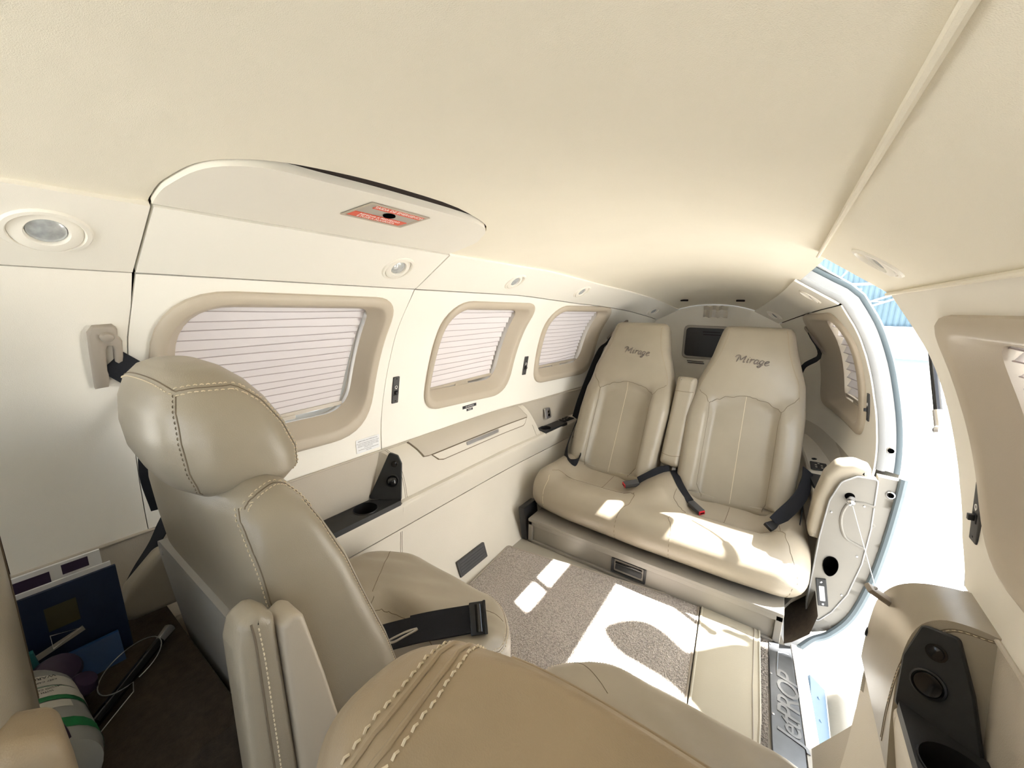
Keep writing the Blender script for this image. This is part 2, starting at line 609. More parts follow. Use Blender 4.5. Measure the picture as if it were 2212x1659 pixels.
def wall_frame(y, z, side=-1, off=0.0):
    """(origin, u along +y*-side.., v up, n into cabin)"""
    p = wall_pt(y, z, side, off)
    a = wall_pt(y - .03, z, side); b = wall_pt(y + .03, z, side)
    c = wall_pt(y, z - .02, side); d = wall_pt(y, z + .02, side)
    u = (b - a).normalized() * (1 if side < 0 else -1)
    w = (d - c); w = (w - u * w.dot(u)).normalized()
    return p, u, w, u.cross(w)
KS = .16          # rough metres per unit of s, for triangulation
def panel(name, outline, holes, side, mat, parent=None, off=0.0, thick=.006, step=.03, lip=0.0):
    ol = dens([(y, s * KS) for y, s in outline], .02)
    hs = [dens([(y, s * KS) for y, s in h], .02) for h in holes]
    vv, tt = fill2d(ol, hs, step)
    mb = MB()
    mb.add([sec(y, s / KS, side, off) for y, s in vv], tt)
    for L in [ol] + hs:                            # turned-back rim
        mb.loft([[sec(y, s / KS, side, off + d) for y, s in L] for d in (0, thick)], True, False, False)
    o = mb.build(name, mat, parent, weld=True, angle=50)
    return o
# ------------------------------------------------------------------ the cabin shell
Y0, Y1 = -.75, 2.5
def struct(o):
    o['kind'] = 'structure'
    return o
def zline(pts, side=-1):
    return [(y, s_of_z(y, z)) for y, z in pts]
# window openings: corner lists (y, z) of the outer frame edge and of the clear opening
WINDOWS = {
 'a': dict(side=-1, o=[(.195, .958), (.700, .955), (.662, .566), (.19, .575)], ro=[.12, .07, .13, .12],
           i=[(.238, .914), (.640, .912), (.612, .640), (.235, .640)], ri=[.09, .03, .08, .08]),
 'b': dict(side=-1, o=[(.898, .953), (1.392, .952), (1.352, .563), (.872, .583)], ro=[.11, .06, .12, .07],
           i=[(.940, .910), (1.325, .908), (1.292, .632), (.910, .642)], ri=[.08, .03, .08, .03]),
 'c': dict(side=-1, o=[(1.505, .946), (2.045, .945), (2.085, .570), (1.535, .580)], ro=[.10, .09, .12, .07],
           i=[(1.555, .904), (1.985, .902), (1.985, .635), (1.578, .640)], ri=[.07, .03, .09, .03]),
 'd': dict(side=1, o=[(.34, .940), (.985, .938), (.862, .570), (.34, .570)], ro=[.10, .12, .14, .1],
           i=[(.43, .888), (.865, .886), (.790, .635), (.43, .635)], ri=[.06, .05, .08, .06]),
 'e': dict(side=1, o=[(2.23, .925), (1.675, .940), (1.668, .530), (2.27, .525)], ro=[.07, .14, .06, .08],
           i=[(2.09, .890), (1.80, .888), (1.785, .590), (2.09, .592)], ri=[.04, .08, .04, .04]),
}
for k_, sd_ in (('f', -1), ('g', 1)):
    cs_ = [(-.70, .955), (-.10, .955), (-.10, .58), (-.70, .58)]; ci_ = [(-.67, .93), (-.13, .93), (-.13, .61), (-.67, .61)]
    WINDOWS[k_] = dict(side=sd_, o=cs_, ro=.06, i=ci_, ri=.05)
for k, w in WINDOWS.items():
    w['O'] = rounded(w['o'], w['ro'], 8, 10)
    w['I'] = rounded(w['i'], w['ri'], 8, 10)
def hole_of(k, d=.004):
    w = WINDOWS[k]
    return zline(inset(w['O'], d))
TRIM_S = lambda y: s_of_z(y, .500 - .02 * max(0, y - 1.4))
# --- hatch outline on the ceiling (y, s) and down the wall
HATCH_CEIL = [(.178, 7.0), (.178, 7.2), (.182, 7.34), (.197, 7.6), (.222, 7.76), (.262, 7.86), (.325, 7.885), (.434, 7.92), (.60, 7.93), (.668, 7.88), (.708, 7.76), (.728, 7.6), (.742, 7.46), (.742, 7.2), (.740, 7.0)]
HATCH_CEIL = [(p.x, p.y / 10) for p in spline([(a, b * 10 * 1.0, 0) for a, b in HATCH_CEIL], 4)]
G = .0018
wall_left = bpy.data.objects.new('wall_left', None); COL.objects.link(wall_left); struct(wall_left)
# forward side panel, hatch side panel and aft side panel
fwd = [(y, TRIM_S(y)) for y in (-.004, .09, .1605)] + [(.1625, 4), (.167, 5.2), (.172, 5.6), (.175 - G, 5.99)] + [(y, 5.99) for y in (.1, -.004)]
panel('side_panel', fwd, [], -1, 'wall_cream', wall_left)
panel('side_panel', [(y, TRIM_S(y)) for y in (-.75, -.4, -.1, -.0085)] + [(y, 5.99) for y in (-.0085, -.1, -.4, -.75)], [hole_of('f')], -1, 'wall_cream', wall_left)
aft = [(.699 + G, TRIM_S(.7)), (.71, 3.5), (.725, 4.6), (.733, 5.6), (.735 + G, 5.98)] + [(y, 5.98) for y in (.9, 1.1, 1.3, 1.5, 1.7, 1.9, 2.1, 2.3, 2.5)] + [(y, TRIM_S(y)) for y in (2.5, 2.3, 2.1, 1.9, 1.7, 1.5, 1.3, 1.1, .9)]
panel('side_panel', aft, [hole_of('b'), hole_of('c')], -1, 'wall_ivory', wall_left)
# lower lining behind the consoles
panel('lower_panel', [(y, 0.0) for y in (-.75, 0, .6, 1.2, 1.6, 2, 2.5)] + [(y, s_of_z(y, .30)) for y in (2.5, 2, 1.6, 1.2, .6, 0, -.75)], [], -1, 'console_tan', wall_left, off=.045)
# dark insulation behind the joints, with the window openings left clear
def behind(name, outline, holes, side, parent):
    return panel(name, outline, holes, side, 'gap_dark', parent, off=.014, thick=.002, step=.06)
bl = [(Y0, 2.66)] + [(y, 2.66) for y in (.5, 1.2, 1.6, 2, 2.5)] + [(y, 8.99) for y in (2.5, 2.2, 1.8, 1.5, 1.2, .5, -.75)]
behind('insulation', bl, [zline(w['O']) for w in (WINDOWS['a'], WINDOWS['b'], WINDOWS['c'], WINDOWS['f'])], -1, wall_left)

# --- right wall with the door opening
DOOR_FWD = [(.97, 0), (.97, 1.5), (.965, 2.2), (.90, 2.62), (.955, 3.05), (1.005, 3.55), (1.035, 4.0), (1.063, 4.5), (1.085, 5.0), (1.095, 5.3), (1.10, 6.0)]
DOOR_AFT = [(1.40, 0), (1.43, 1.5), (1.50, 2.6), (1.56, 3.3), (1.60, 4.0), (1.615, 4.6), (1.615, 5.0), (1.59, 5.5), (1.58, 5.98)]
wall_right = bpy.data.objects.new('wall_right', None); COL.objects.link(wall_right); struct(wall_right)
rf = [(y, TRIM_S(y)) for y in (-.75, -.4, 0, .4, .8)] + [(.885, 2.66)] + [q for q in DOOR_FWD if q[1] > 2.65] + [(y, 6.0) for y in (.9, .6, .3, 0, -.4, -.75)]
panel('side_panel', rf, [hole_of('d'), hole_of('g')], 1, 'wall_cream', wall_right)
ra = [(y, 5.98) for y in (2.5, 2.3, 2.1, 1.9, 1.75)] + [q for q in reversed(DOOR_AFT) if q[1] > 2.4] + [(1.49, 2.4), (1.7, 2.35), (2.0, 2.3), (2.3, 2.3), (2.5, 2.3)]
panel('side_panel', ra, [hole_of('e')], 1, 'wall_cream', wall_right)
panel('lower_panel', [(y, 0.0) for y in (-.75, -.3, .3, .7, .96)] + [(y, s_of_z(y, .30)) for y in (.96, .7, .3, -.3, -.75)], [], 1, 'console_tan', wall_right, off=.045)
panel('lower_panel', [(1.42, 0), (1.8, 0), (2.2, 0), (2.5, 0), (2.5, 2.3), (2.2, 2.3), (1.8, 2.3), (1.49, 2.35), (1.45, 1.5)], [], 1, 'console', wall_right, off=.004)
behind('insulation', [(y, 2.68) for y in (-.75, 0, .5, .86)] + [(y - .01, s) for y, s in DOOR_FWD if s > 2.7] + [(1.09, 6.5), (1.09, 7.02), (1.3, 7.02), (1.61, 7.02), (1.6, 6.5)] + [(y + .012, s) for y, s in reversed(DOOR_AFT) if s > 2.4] + [(1.53, 2.5), (2, 2.5), (2.5, 2.5)] + [(y, 8.99) for y in (2.5, 2.2, 1.8, 1.5, 1.2, .5, -.75)], [zline(w['O']) for w in (WINDOWS['d'], WINDOWS['e'], WINDOWS['g'])], 1, wall_right)

# --- headliner with the notch for the escape hatch; it runs across both sides
R_EDGE = 18 - 6.90
hl = [(Y0, 6.90), (-.4, 6.90), (0, 6.90), (.178 - .003, 6.90)] + [(y - (.0025 * max(0, min(1, (.24 - y) / .04)) - .002 * max(0, min(1, (y - .66) / .04))), s + (.016 + .125 * math.exp(-((y - .44) / .17) ** 4))) for y, s in HATCH_CEIL] + [(.7425, 6.90)] + [(y, 6.90) for y in (.9, 1.1, 1.3, 1.5, 1.7, 1.9, 2.1, 2.3, 2.5)] + [(y, R_EDGE) for y in (2.5, 2.3, 2.1, 1.9, 1.7, 1.5, 1.3, 1.1, .8, .5, .2, 0, -.4, -.75)]
ceiling = struct(panel('ceiling', hl, [], -1, 'headliner', None, off=.007, thick=.012, step=.035))
# padded bead along the edge of the headliner
# --- lighted cove bands along both sides
def light_hole(y, s, side):
    p = sec(y, s, side)
    return [(y + .036 * math.cos(a), s + .20 * math.sin(a)) for a in [2 * PI * i / 24 for i in range(24)]]
LIGHTS_L = [(.088, 6.50), (.628, 6.52), (1.122, 6.50), (1.575, 6.55), (2.375, 6.40)]
LIGHTS_R = [(.850, 6.46), (1.725, 6.47), (2.425, 6.42)]
def band(name, ys0, ys1, lights, side, mat, a_lo=6.02, a_hi=6.985, par=None):
    n = max(2, int(abs(ys1[0] - ys0[0]) / .12))
    lo = [(ys0[0] + (ys1[0] - ys0[0]) * i / n, a_lo) for i in range(n + 1)]
    hi = [(ys0[1] + (ys1[1] - ys0[1]) * i / n, a_hi) for i in range(n + 1)]
    return panel(name, lo + hi[::-1], [light_hole(y, s, side) for y, s in lights], side, mat, par, off=-.002, thick=.012, step=.03)
struct(band('trim_1', (Y0, Y0), (.175 - G, .178 - G), LIGHTS_L[:1], -1, 'wall_cream'))
struct(band('trim_2', (.735 + G, .741 + G), (2.5, 2.5), LIGHTS_L[2:], -1, 'wall_ivory'))
struct(band('trim_3', (Y0, Y0), (1.10, 1.10), LIGHTS_R[:1], 1, 'headliner', 6.003))
for s_, y_b, nm in ((6.0, 1.10, 'trim_5'), (6.975, 1.10, 'trim_6')):
    struct(MB().tube([sec(y, s_, 1, -.0052) for y in [-.75 + (y_b + .75) * i / 30 for i in range(31)]], .0035, 8).build(nm, 'headliner'))
struct(band('trim_4', (1.585, 1.60), (2.5, 2.5), LIGHTS_R[1:], 1, 'wall_cream'))

# --- escape hatch: three panels that lift out together with its window
hatch = thing('escape_hatch', 'cream emergency exit hatch curving from ceiling to wall around the largest window', 'hatch', (-.6, .45, .5))
hs = [(y, TRIM_S(y)) for y in (.162, .3, .45, .6, .699 - G)] + [(.71 - G, 3.5), (.725 - G, 4.6), (.733 - G, 5.6), (.735 - G, 5.985)] + [(y, 5.985) for y in (.6, .45, .3)] + [(.176 + G, 5.985), (.167 + G, 5.2), (.162 + G, 4)]
panel('side_panel', hs, [hole_of('a')], -1, 'wall_ivory', hatch)
band('cove_panel', (.175 + G, .178 + G), (.735 - G, .740 - G), LIGHTS_L[1:2], -1, 'wall_ivory', par=hatch)
SIGN_C = (.468, 7.615)
sgn = [(.400, 7.47), (.520, 7.46), (.536, 7.77), (.416, 7.76)]
panel('ceiling_panel', HATCH_CEIL, [sgn], -1, 'wall_cream', hatch, off=.001, thick=.012)

# --- aft bulkhead
prof = [sec(2.495, s, 1) for s in [i * .25 for i in range(37)]]
pp = [(p.x, p.z) for p in prof] + [(-p.x, p.z) for p in reversed(prof[:-1])]
mb = MB(); vv, tt = fill2d(pp, (), .08)
mb.add([(a, 2.495, b) for a, b in vv], tt)
struct(mb.build('wall_rear', 'wall_cream'))

# --- floor
mb = MB()
vv, tt = fill2d([(-.50, -.75), (.50, -.75), (.52, .95), (.46, 1.25), (.42, 1.40), (.34, 2.5), (-.34, 2.5), (-.50, 1.3)], (), .12)
mb.add([(a, b, -.03) for a, b in vv], tt)
mb.add([(a, b, -.05) for a, b in vv], tt)
struct(mb.build('floor', 'vinyl_floor', smooth=False))

# --- outer skin of the fuselage, with window and door openings
skin = bpy.data.objects.new('fuselage_shell', None); COL.objects.link(skin); struct(skin)
def skin_half(side, wins, door):
    ol = [(y, 0.0) for y in (-.75, -.2, .4, .97)]
    if door:
        ol += [(y, s) for y, s in DOOR_FWD] + [(1.105, 6.6), (1.12, 7.05), (1.3, 7.1), (1.57, 7.05), (1.60, 6.6)] + [(y + .025, s) for y, s in reversed(DOOR_AFT)]
    ol += [(y, 0.0) for y in (1.5, 1.8, 2.1, 2.5)] + [(y, 9.0) for y in (2.5, 2.1, 1.8, 1.5, 1.2, .8, .4, -.2, -.75)]
    panel('skin_panel', ol, [zline(WINDOWS[k]['I']) for k in wins], side, 'white_paint', skin, off=.065, thick=.004, step=.06)
skin_half(-1, 'abcf', False)
skin_half(1, 'deg', True)
mb = MB(); mb.add([(p[0] * 1.2, 2.52, (p[1] - .5) * 1.2 + .5) for p in pp], [list(range(len(pp)))])
mb.build('skin_panel', 'white_paint', skin, smooth=False)
mb = MB().box((0, .85, -.14), (1.05, 3.3, .10))
mb.build('belly_panel', 'white_paint', skin, smooth=False)

# --- windows: frame, pane; the pleated shades are things of their own
WNAME = dict(a='window_1', b='window_2', c='window_3', d='window_4', e='window_5', f='window_6', g='window_7')
for k, w in WINDOWS.items():
    sd = w['side']; O, I = w['O'], w['I']
    root = bpy.data.objects.new(WNAME[k], None); COL.objects.link(root); struct(root)
    lerp = lambda a, b, t: [(p[0] + (q[0] - p[0]) * t, p[1] + (q[1] - p[1]) * t) for p, q in zip(a, b)]
    def loop(L, off):
        return [wall_pt(y, z, sd, off) for y, z in L]
    rings = [loop(O, .004), loop(O, -.006), loop(inset(O, .003), -.0095), loop(inset(O, .008), -.0115), loop(lerp(O, I, .38), -.0115), loop(lerp(O, I, .48), -.009),
             loop(lerp(O, I, .60), .002), loop(lerp(O, I, .92), .020), loop(I, .026), loop(inset(I, -.002), .034), loop(inset(I, -.012), .064)]
    MB().loft(rings, True, False, False).build('window_frame', 'bezel_tan', root, angle=40)
    vv, tt = fill2d(inset(I, -.010), (), .05)
    mb = MB(); mb.add([wall_pt(y, z, sd, .060) for y, z in vv], tt)
    mb.build('pane', 'pane', root)
# --- pleated window shades
def shade(k, n, label, y0, y1, ztop, zbot, skew=(0, 0), gaps=0.0, tab=.5, sag=0.0, droop=0.0):
    w = WINDOWS[k]; sd = w['side']
    yc = (y0 + y1) / 2
    root = thing('pleated_shade', label, 'window shade', tuple(wall_pt(yc, zbot, sd, .034)), 'pleated window shades')
    rows = n * 2; cols = 14; mb = MB(); vs = []
    rnd = random.Random(ord(k))
    for r in range(rows + 1):
        t = r / rows
        z = ztop + (zbot - ztop) * (t if r % 2 == 0 else (r - .30) / rows)
        for c in range(cols + 1):
            u = c / cols
            ya = y0 + skew[0] * t; yb = y1 + skew[1] * t
            jag = (.006 if r % 2 else -.006) if c == cols else 0
            y = ya + (yb - ya) * u + jag * (1 if sd < 0 else -1)
            wob = sag * math.sin(PI * u) * t + .0012 * math.sin(r // 2 * 2.1 + u * 4.5) - droop * (u - .5) * t
            off = .034 + (.014 if r % 2 else 0)
            vs.append(wall_pt(y, z + wob, sd, off))
    fold_shadows = MB()  # thin grey tubes paint in the shadow line of each pleat fold
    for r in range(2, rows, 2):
        fold_shadows.tube([V(vs[r * (cols + 1) + c]) + V((-sd * .0004, 0, 0)) for c in range(cols + 1)], .0011, 5)
    fold_shadows.build('fold_shadow_line', 'fold_shadow_grey', root)
    fs = []
    for r in range(rows):
        for c in range(cols):
            a = r * (cols + 1) + c
            fs.append([a, a + 1, a + cols + 2, a + cols + 1])
    mb.add(vs, fs)
    o = mb.build('pleated_cloth', 'shade_cloth', root, smooth=False)
    ya, yb = y0 + skew[0], y1 + skew[1]
    p = [wall_pt(ya + (yb - ya) * i / 8, zbot - .004 - droop * (i / 8 - .5), sd, .034) for i in range(9)]
    MB().ribbon(p, .010, .008, (0, 0, 1)).build('bottom_rail', 'plastic_cream', root, smooth=False)
    a = ya + (yb - ya) * tab
    q = [wall_pt(a + d, zbot - .010 - droop * (tab - .5), sd, .030) for d in (-.035, 0, .035)]
    MB().ribbon(q, .009, .006, (0, 0, 1)).build('pull_tab', 'plastic_cream', root, smooth=False)
    return root
shade('a', 15, 'white pleated shade filling the largest window, on the escape hatch', .232, .642, .918, .660, (0, -.045), tab=.55, droop=-.01)
shade('b', 14, 'white pleated shade in the middle window of the left wall', .912, 1.327, .915, .650, (0, -.05), tab=.5, droop=-.01)
shade('c', 15, 'white pleated shade in the small window beside the left rear seat', 1.560, 1.985, .908, .652, (0, -.03), sag=-.008, tab=.5, droop=-.006)
shade('d', 14, 'pleated shade in the window at the right edge of the photograph', .42, .845, .895, .655, (0, -.03))
shade('e', 9, 'gapped white pleated shade in the window aft of the open door', 2.085, 1.792, .892, .605, (0, 0), sag=.008)

# --- aft door jamb: lining edge, white steps, rubber seal
def jamb():
    root = bpy.data.objects.new('door_1', None); COL.objects.link(root); struct(root)
    A = [(1.598, 6.95), (1.592, 6.5)] + [q for q in reversed(DOOR_AFT) if q[1] > 2.5]
    A = [tuple(p) for p in spline([(a, b, 0) for a, b in A], 4)]
    def ln(dy, off):
        return [sec(y + dy, min(s, 7.05), 1, off) for y, s, _ in A]
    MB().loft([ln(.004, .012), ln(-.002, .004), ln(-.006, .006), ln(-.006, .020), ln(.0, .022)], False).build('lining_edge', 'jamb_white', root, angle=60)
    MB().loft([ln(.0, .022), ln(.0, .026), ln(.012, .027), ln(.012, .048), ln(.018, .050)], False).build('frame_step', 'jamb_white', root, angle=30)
    MB().loft([ln(.018, .050), ln(.012, .054), ln(.012, .062), ln(.02, .066), ln(.03, .064), ln(.03, .05)], False).build('rubber_seal', 'rubber_blue', root, angle=60)
    B = [(1.12, 7.02), (1.11, 6.5)] + [q for q in reversed(DOOR_FWD) if q[1] > 2.6]
    B = [tuple(p) for p in spline([(a, b, 0) for a, b in B], 3)]
    def lf(dy, off):
        return [sec(y + dy, min(s, 7.05), 1, off) for y, s, _ in B]
    MB().loft([lf(-.01, .012), lf(.0, .004), lf(.004, .008), lf(.004, .03), lf(.0, .064)], False).build('forward_frame', 'white_paint', root, angle=50)
    T = [(1.10 + .50 * i / 8) for i in range(9)]
    MB().loft([[sec(y, s, 1, o) for y in T] for s, o in ((7.06, .02), (7.03, .012), (6.99, .016), (6.99, .03), (7.0, .066))], False).build('top_frame', 'white_paint', root, angle=50)
    return root
door_frame = jamb()
# ------------------------------------------------------------------ side consoles below the windows
def tap(x, y):
    """follow the narrowing of the hull aft of the club seats"""
    return x * (1 - .17 * max(0, taper(y)) if y > 1.2 else 1.0)
LOW = [(.470, -.03), (.498, .03), (.528, .11), (.550, .20), (.558, .257)]
LEDGE = [(.5575, .2605), (.552, .30), (.548, .332), (.553, .343), (.562, .348), (.64, .362)]
TABLE = [(.5575, .2605), (.563, .33), (.572, .39), (.582, .433), (.595, .467), (.613, .489), (.634, .5015)]
def strip(prof, side, ya, yb, n=12, back=None):
    """sweep a section along the cabin and close it behind; ya/yb are functions of (x, z)"""
    P = [V((x, z, 0)) for x, z in prof]
    P = spline(P, 4)
    P = [(p.x, p.y) for p in P]
    if back is not None:
        P = P + back
    rings = []
    for i in range(n + 1):
        t = i / n; r = []
        for x, z in P:
            a, b = ya(x, z), yb(x, z)
            y = a + (b - a) * t
            r.append((side * tap(x, y), y, z))
        rings.append(r)
    return MB().loft(rings)
con = lambda v: (lambda x, z: v)
def kick_panel(name, label, side, ya, yb):
    o = strip(LOW, side, ya, yb, 16, [(.60, .252), (.52, -.03)]).build(name, 'console', angle=50)
    return tag(o, label, 'wall panel')
kick_panel('lower_side_panel', 'cream lower side panel along the floor under the left armrest ledge', -1, con(-.40), con(2.3))
kick_panel('lower_side_panel', 'cream lower side panel along the floor forward of the door sill', 1, con(-.40), lambda x, z: min(.955, .70 + (z + .03) * 1.0))

def frame_on(O, X, Yp):
    """frame with origin O, u towards X, v towards Yp"""
    O, X, Yp = V(O), V(X), V(Yp)
    u = (X - O).normalized(); w = Yp - O
    w = (w - u * w.dot(u)).normalized()
    return O, u, w, u.cross(w)

# --- left console: armrest ledge, table housing, rear ledge
lc = thing('side_console', 'cream padded armrest console with folding table lid under the left windows', 'console', (-.58, .9, .0))
NOTCH = [(.5575, .2605), (.552, .30), (.5485, .332), (.550, .344)]
def ledge(side, cuts):
    mb = MB()
    for ya, yb, cut in cuts:
        if cut:
            m = strip(NOTCH, side, con(ya), con(yb), 4, [(.5525, .342), (.5535, .288), (.66, .288), (.62, .264)])
        else:
            m = strip(LEDGE, side, con(ya), con(yb), max(2, int((yb - ya) / .12)), [(.66, .34), (.62, .264)])
        mb.add(m.v, m.f)
    return mb
ledge(-1, [(-.40, .362, 0), (.362, .706, 1), (.706, 1.552, 0), (1.552, 1.752, 1), (1.752, 2.3, 0)]).build('armrest_ledge', 'console', lc, angle=50)
LF = lambda x, z: .648 + .93 * max(0, .63 - x) + .28 * (z - .36)
LB = lambda x, z: 1.445 + max(0, .505 - z) * .52
tb = strip(TABLE, -1, LF, LB, 16, [(.66, .49), (.64, .30), (.60, .264)]).build('table_housing', 'console', lc, angle=40)
# recess back panels above the ledges
def recess(ya, yb, mat, name):
    rows = []
    for z, dx in ((.350, .0), (.38, -.002), (.43, .0), (.48, .004), (.502, .010)):
        rows.append([(wall_pt(y, .50).x + .002, y, z) for y in [ya + (yb - ya) * i / 14 for i in range(15)]])
    return MB().loft(rows, False).build(name, mat, lc)
recess(-.40, .80, 'console_tan', 'recess_panel')
recess(1.43, 2.3, 'console_tan', 'recess_panel')
# trim lip where the lining meets the console
MB().tube([wall_pt(y, .500 - .02 * max(0, y - 1.4), -1, -.002) for y in [-.4 + 2.7 * i / 30 for i in range(31)]], .0035, 8).build('trim_lip', 'console_tan', lc)
# table lid and its lower flap
def on_table(z, y, off, side=-1):
    P = [(p.x, p.y) for p in spline([V((x, z_, 0)) for x, z_ in TABLE], 6)]
    for a, b in zip(P, P[1:]):
        if a[1] <= z <= b[1]:
            t = (z - a[1]) / (b[1] - a[1]); dx, dz = b[0] - a[0], b[1] - a[1]
            L = math.hypot(dx, dz)
            return (side * tap(a[0] + dx * t - dz / L * off, y), y, z + dx / L * off)
    return (side * tap(P[-1][0] - off, y), y, z)
def table_patch(poly, off0, off1, name, mat, parent):
    vv, tt = fill2d(dens(poly, .02), (), .02)
    mb = MB()
    mb.add([on_table(z, y, off1) for y, z in vv], tt)
    L = dens(poly, .02)
    mb.loft([[on_table(z, y, off0) for y, z in L], [on_table(z, y, off1) for y, z in L]], True, False, False)
    return mb.build(name, mat, parent, weld=True, angle=30)
table_patch([(.792, .4975), (.80, .499), (1.40, .499), (1.415, .496), (1.425, .47), (1.442, .452), (1.440, .444), (.845, .444), (.825, .447), (.808, .475)], -.002, .0022, 'seam', 'seam_dark', lc)
lid = table_patch([(.797, .4965), (.805, .498), (1.397, .498), (1.411, .495), (1.421, .469), (1.437, .452), (1.437, .4465), (.848, .4465), (.829, .449), (.812, .475)], -.001, .0045, 'table_lid', 'console_tan', lc)
table_patch([(.860, .444), (1.436, .444), (1.415, .422), (1.40, .414), (.905, .414), (.885, .420)], -.001, .0032, 'seam', 'seam_dark', lc)
flap = table_patch([(.864, .4425), (1.431, .4425), (1.412, .4235), (1.397, .417), (.908, .417), (.888, .422)], -.001, .0042, 'table_flap', 'console', lc)
hd = table_patch(rounded([(1.03, .440), (1.225, .440), (1.225, .428), (1.03, .428)], .005, 3, 4), .002, .0075, 'pull_handle', 'silver', lc)
# double-stitched leather seams at the forward end of the housing
tt_ = closest(tb)
for dy in (0.012, .018):
    seam(lc, tt_, [(-.628, .695 + dy, .50), (-.60, .705 + dy, .482), (-.582, .715 + dy, .435), (-.568, .718 + dy, .36), (-.557, .712 + dy, .27)], .0007)
tl_ = closest(bpy.data.objects['lower_side_panel'])
seam(lc, tl_, [(-.555, .705, .25), (-.54, .69, .16), (-.50, .675, .03)], .0008)
seam(lc, tl_, [(-.555, .699, .25), (-.54, .684, .16), (-.50, .669, .03)], .0008)
seam(lc, tt_, [(-.575, 1.47, .40), (-.56, 1.50, .33), (-.55, 1.535, .27)], .0008)

def cup_panel(root, side, top, tray, cup, ventc, ventr, plugc, plugr, nrm, shut=False):
    """black moulded panel: upright face with air vent and knob, flat tray with a cup well"""
    o, u, v, n = frame_on(*top[:3])
    pts = [(V(p) - V(o)) for p in top[3]]
    ol = [(p.dot(u), p.dot(v)) for p in pts]
    ol = rounded(ol, .008, 4, 4)
    if n.dot(V(nrm)) < 0:
        n = -n
    fr = (o, u, v, n)
    up_ = MB().plate(ol, fr, -.004, .005, .002).build('vent_panel', 'black_satin', root, angle=30)
    to = lambda q: V(q)
    def on_plane(q):
        q = V(q); return q - n * (q - V(o)).dot(n)
    vc, pc = on_plane(ventc), on_plane(plugc)
    MB().lathe([(ventr * 1.22, .004), (ventr * 1.22, .0075), (ventr * 1.08, .0085), (ventr, .006)], vc, n, 28).build('vent_ring', 'black_plastic', up_)
    MB().lathe([(ventr * .98, .0), (ventr * .98, .007), (ventr * .90, .0085), (ventr * .55, .0075), (0, .007)] if shut else [(ventr * .98, .0), (ventr * .98, .007), (ventr * .86, .015), (ventr * .6, .021), (ventr * .25, .0235), (0, .024)], vc, n, 28).build('air_vent', 'black_gloss', up_)
    MB().lathe([(plugr * 1.25, .004), (plugr * 1.25, .0065), (plugr * .95, .0065), (plugr * .9, .0095), (plugr * .3, .0105), (0, .0105)], pc, n, 20).build('plug_socket', 'black_gloss', up_)
    # tray with a round well
    N = 28
    circ = [(cup[0] + cup[3] * math.cos(2 * PI * i / N), cup[1] + cup[3] * math.sin(2 * PI * i / N)) for i in range(N)]
    olt = rounded([(p[0], p[1]) for p in tray], .006, 3, 5)
    zt = cup[2]
    mb = MB()
    vv, t3 = fill2d(olt, [circ], .02)
    mb.add([(a, b, zt + .004) for a, b in vv], t3)
    mb.loft([[(a, b, zt - .012) for a, b in olt], [(a, b, zt + .004) for a, b in olt]], True, False, False)
    tr = mb.build('tray', 'black_satin', root, weld=True, angle=30)
    mb = MB().loft([[(cup[0] + (a - cup[0]) * k, cup[1] + (b - cup[1]) * k, zt + h) for a, b in circ] for k, h in ((1.06, .004), (1.04, .0065), (1.0, .0065), (.97, .0), (.90, -.055))], True, False, True)
    mb.build('cup_well', 'black_plastic', tr, angle=40)
    return up_
cl = thing('cup_holder_panel', 'black cup holder tray with round air vent beside the left facing seat', 'cup holder', (-.59, .6, .35))
LP = lambda x, z: (-x, LF(x, z) - .003, z)
cup_panel(cl, -1, (LP(.629, .364), LP(.5575, .364), LP(.629, .50), [LP(.631, .362), LP(.5585, .350), LP(.5725, .462), LP(.584, .487), LP(.604, .497)]),
          [(-.549, .36), (-.549, .700), (-.560, .706), (-.632, .640), (-.632, .36)], (-.590, .605, .3545, .033), LP(.586, .412), .016, LP(.588, .462), .008, (.6, -.7, .2))
# --- rear left ledge fittings
rl = thing('cup_holder_panel', 'small black cup holder plate on the ledge beside the left rear seat', 'cup holder', (-.57, 1.65, .35))
def tray_only(root, quad, cup, zt):
    N = 24
    circ = [(cup[0] + cup[2] * math.cos(2 * PI * i / N), cup[1] + cup[2] * math.sin(2 * PI * i / N)) for i in range(N)]
    olt = rounded(quad, .004, 3, 5)
    vv, t3 = fill2d(olt, [circ], .02)
    mb = MB(); mb.add([(a, b, zt + .004) for a, b in vv], t3)
    mb.loft([[(a, b, zt - .01) for a, b in olt], [(a, b, zt + .004) for a, b in olt]], True, False, False)
    tr = mb.build('tray', 'black_satin', root, weld=True, angle=30)
    MB().loft([[(cup[0] + (a - cup[0]) * k, cup[1] + (b - cup[1]) * k, zt + h) for a, b in circ] for k, h in ((1.05, .004), (1.03, .006), (1, .006), (.97, 0), (.9, -.05))], True, False, True).build('cup_well', 'black_plastic', tr, angle=40)
tray_only(rl, [(-.540, 1.549), (-.524, 1.755), (-.606, 1.755), (-.625, 1.549)], (-.566, 1.60, .028), .3495)
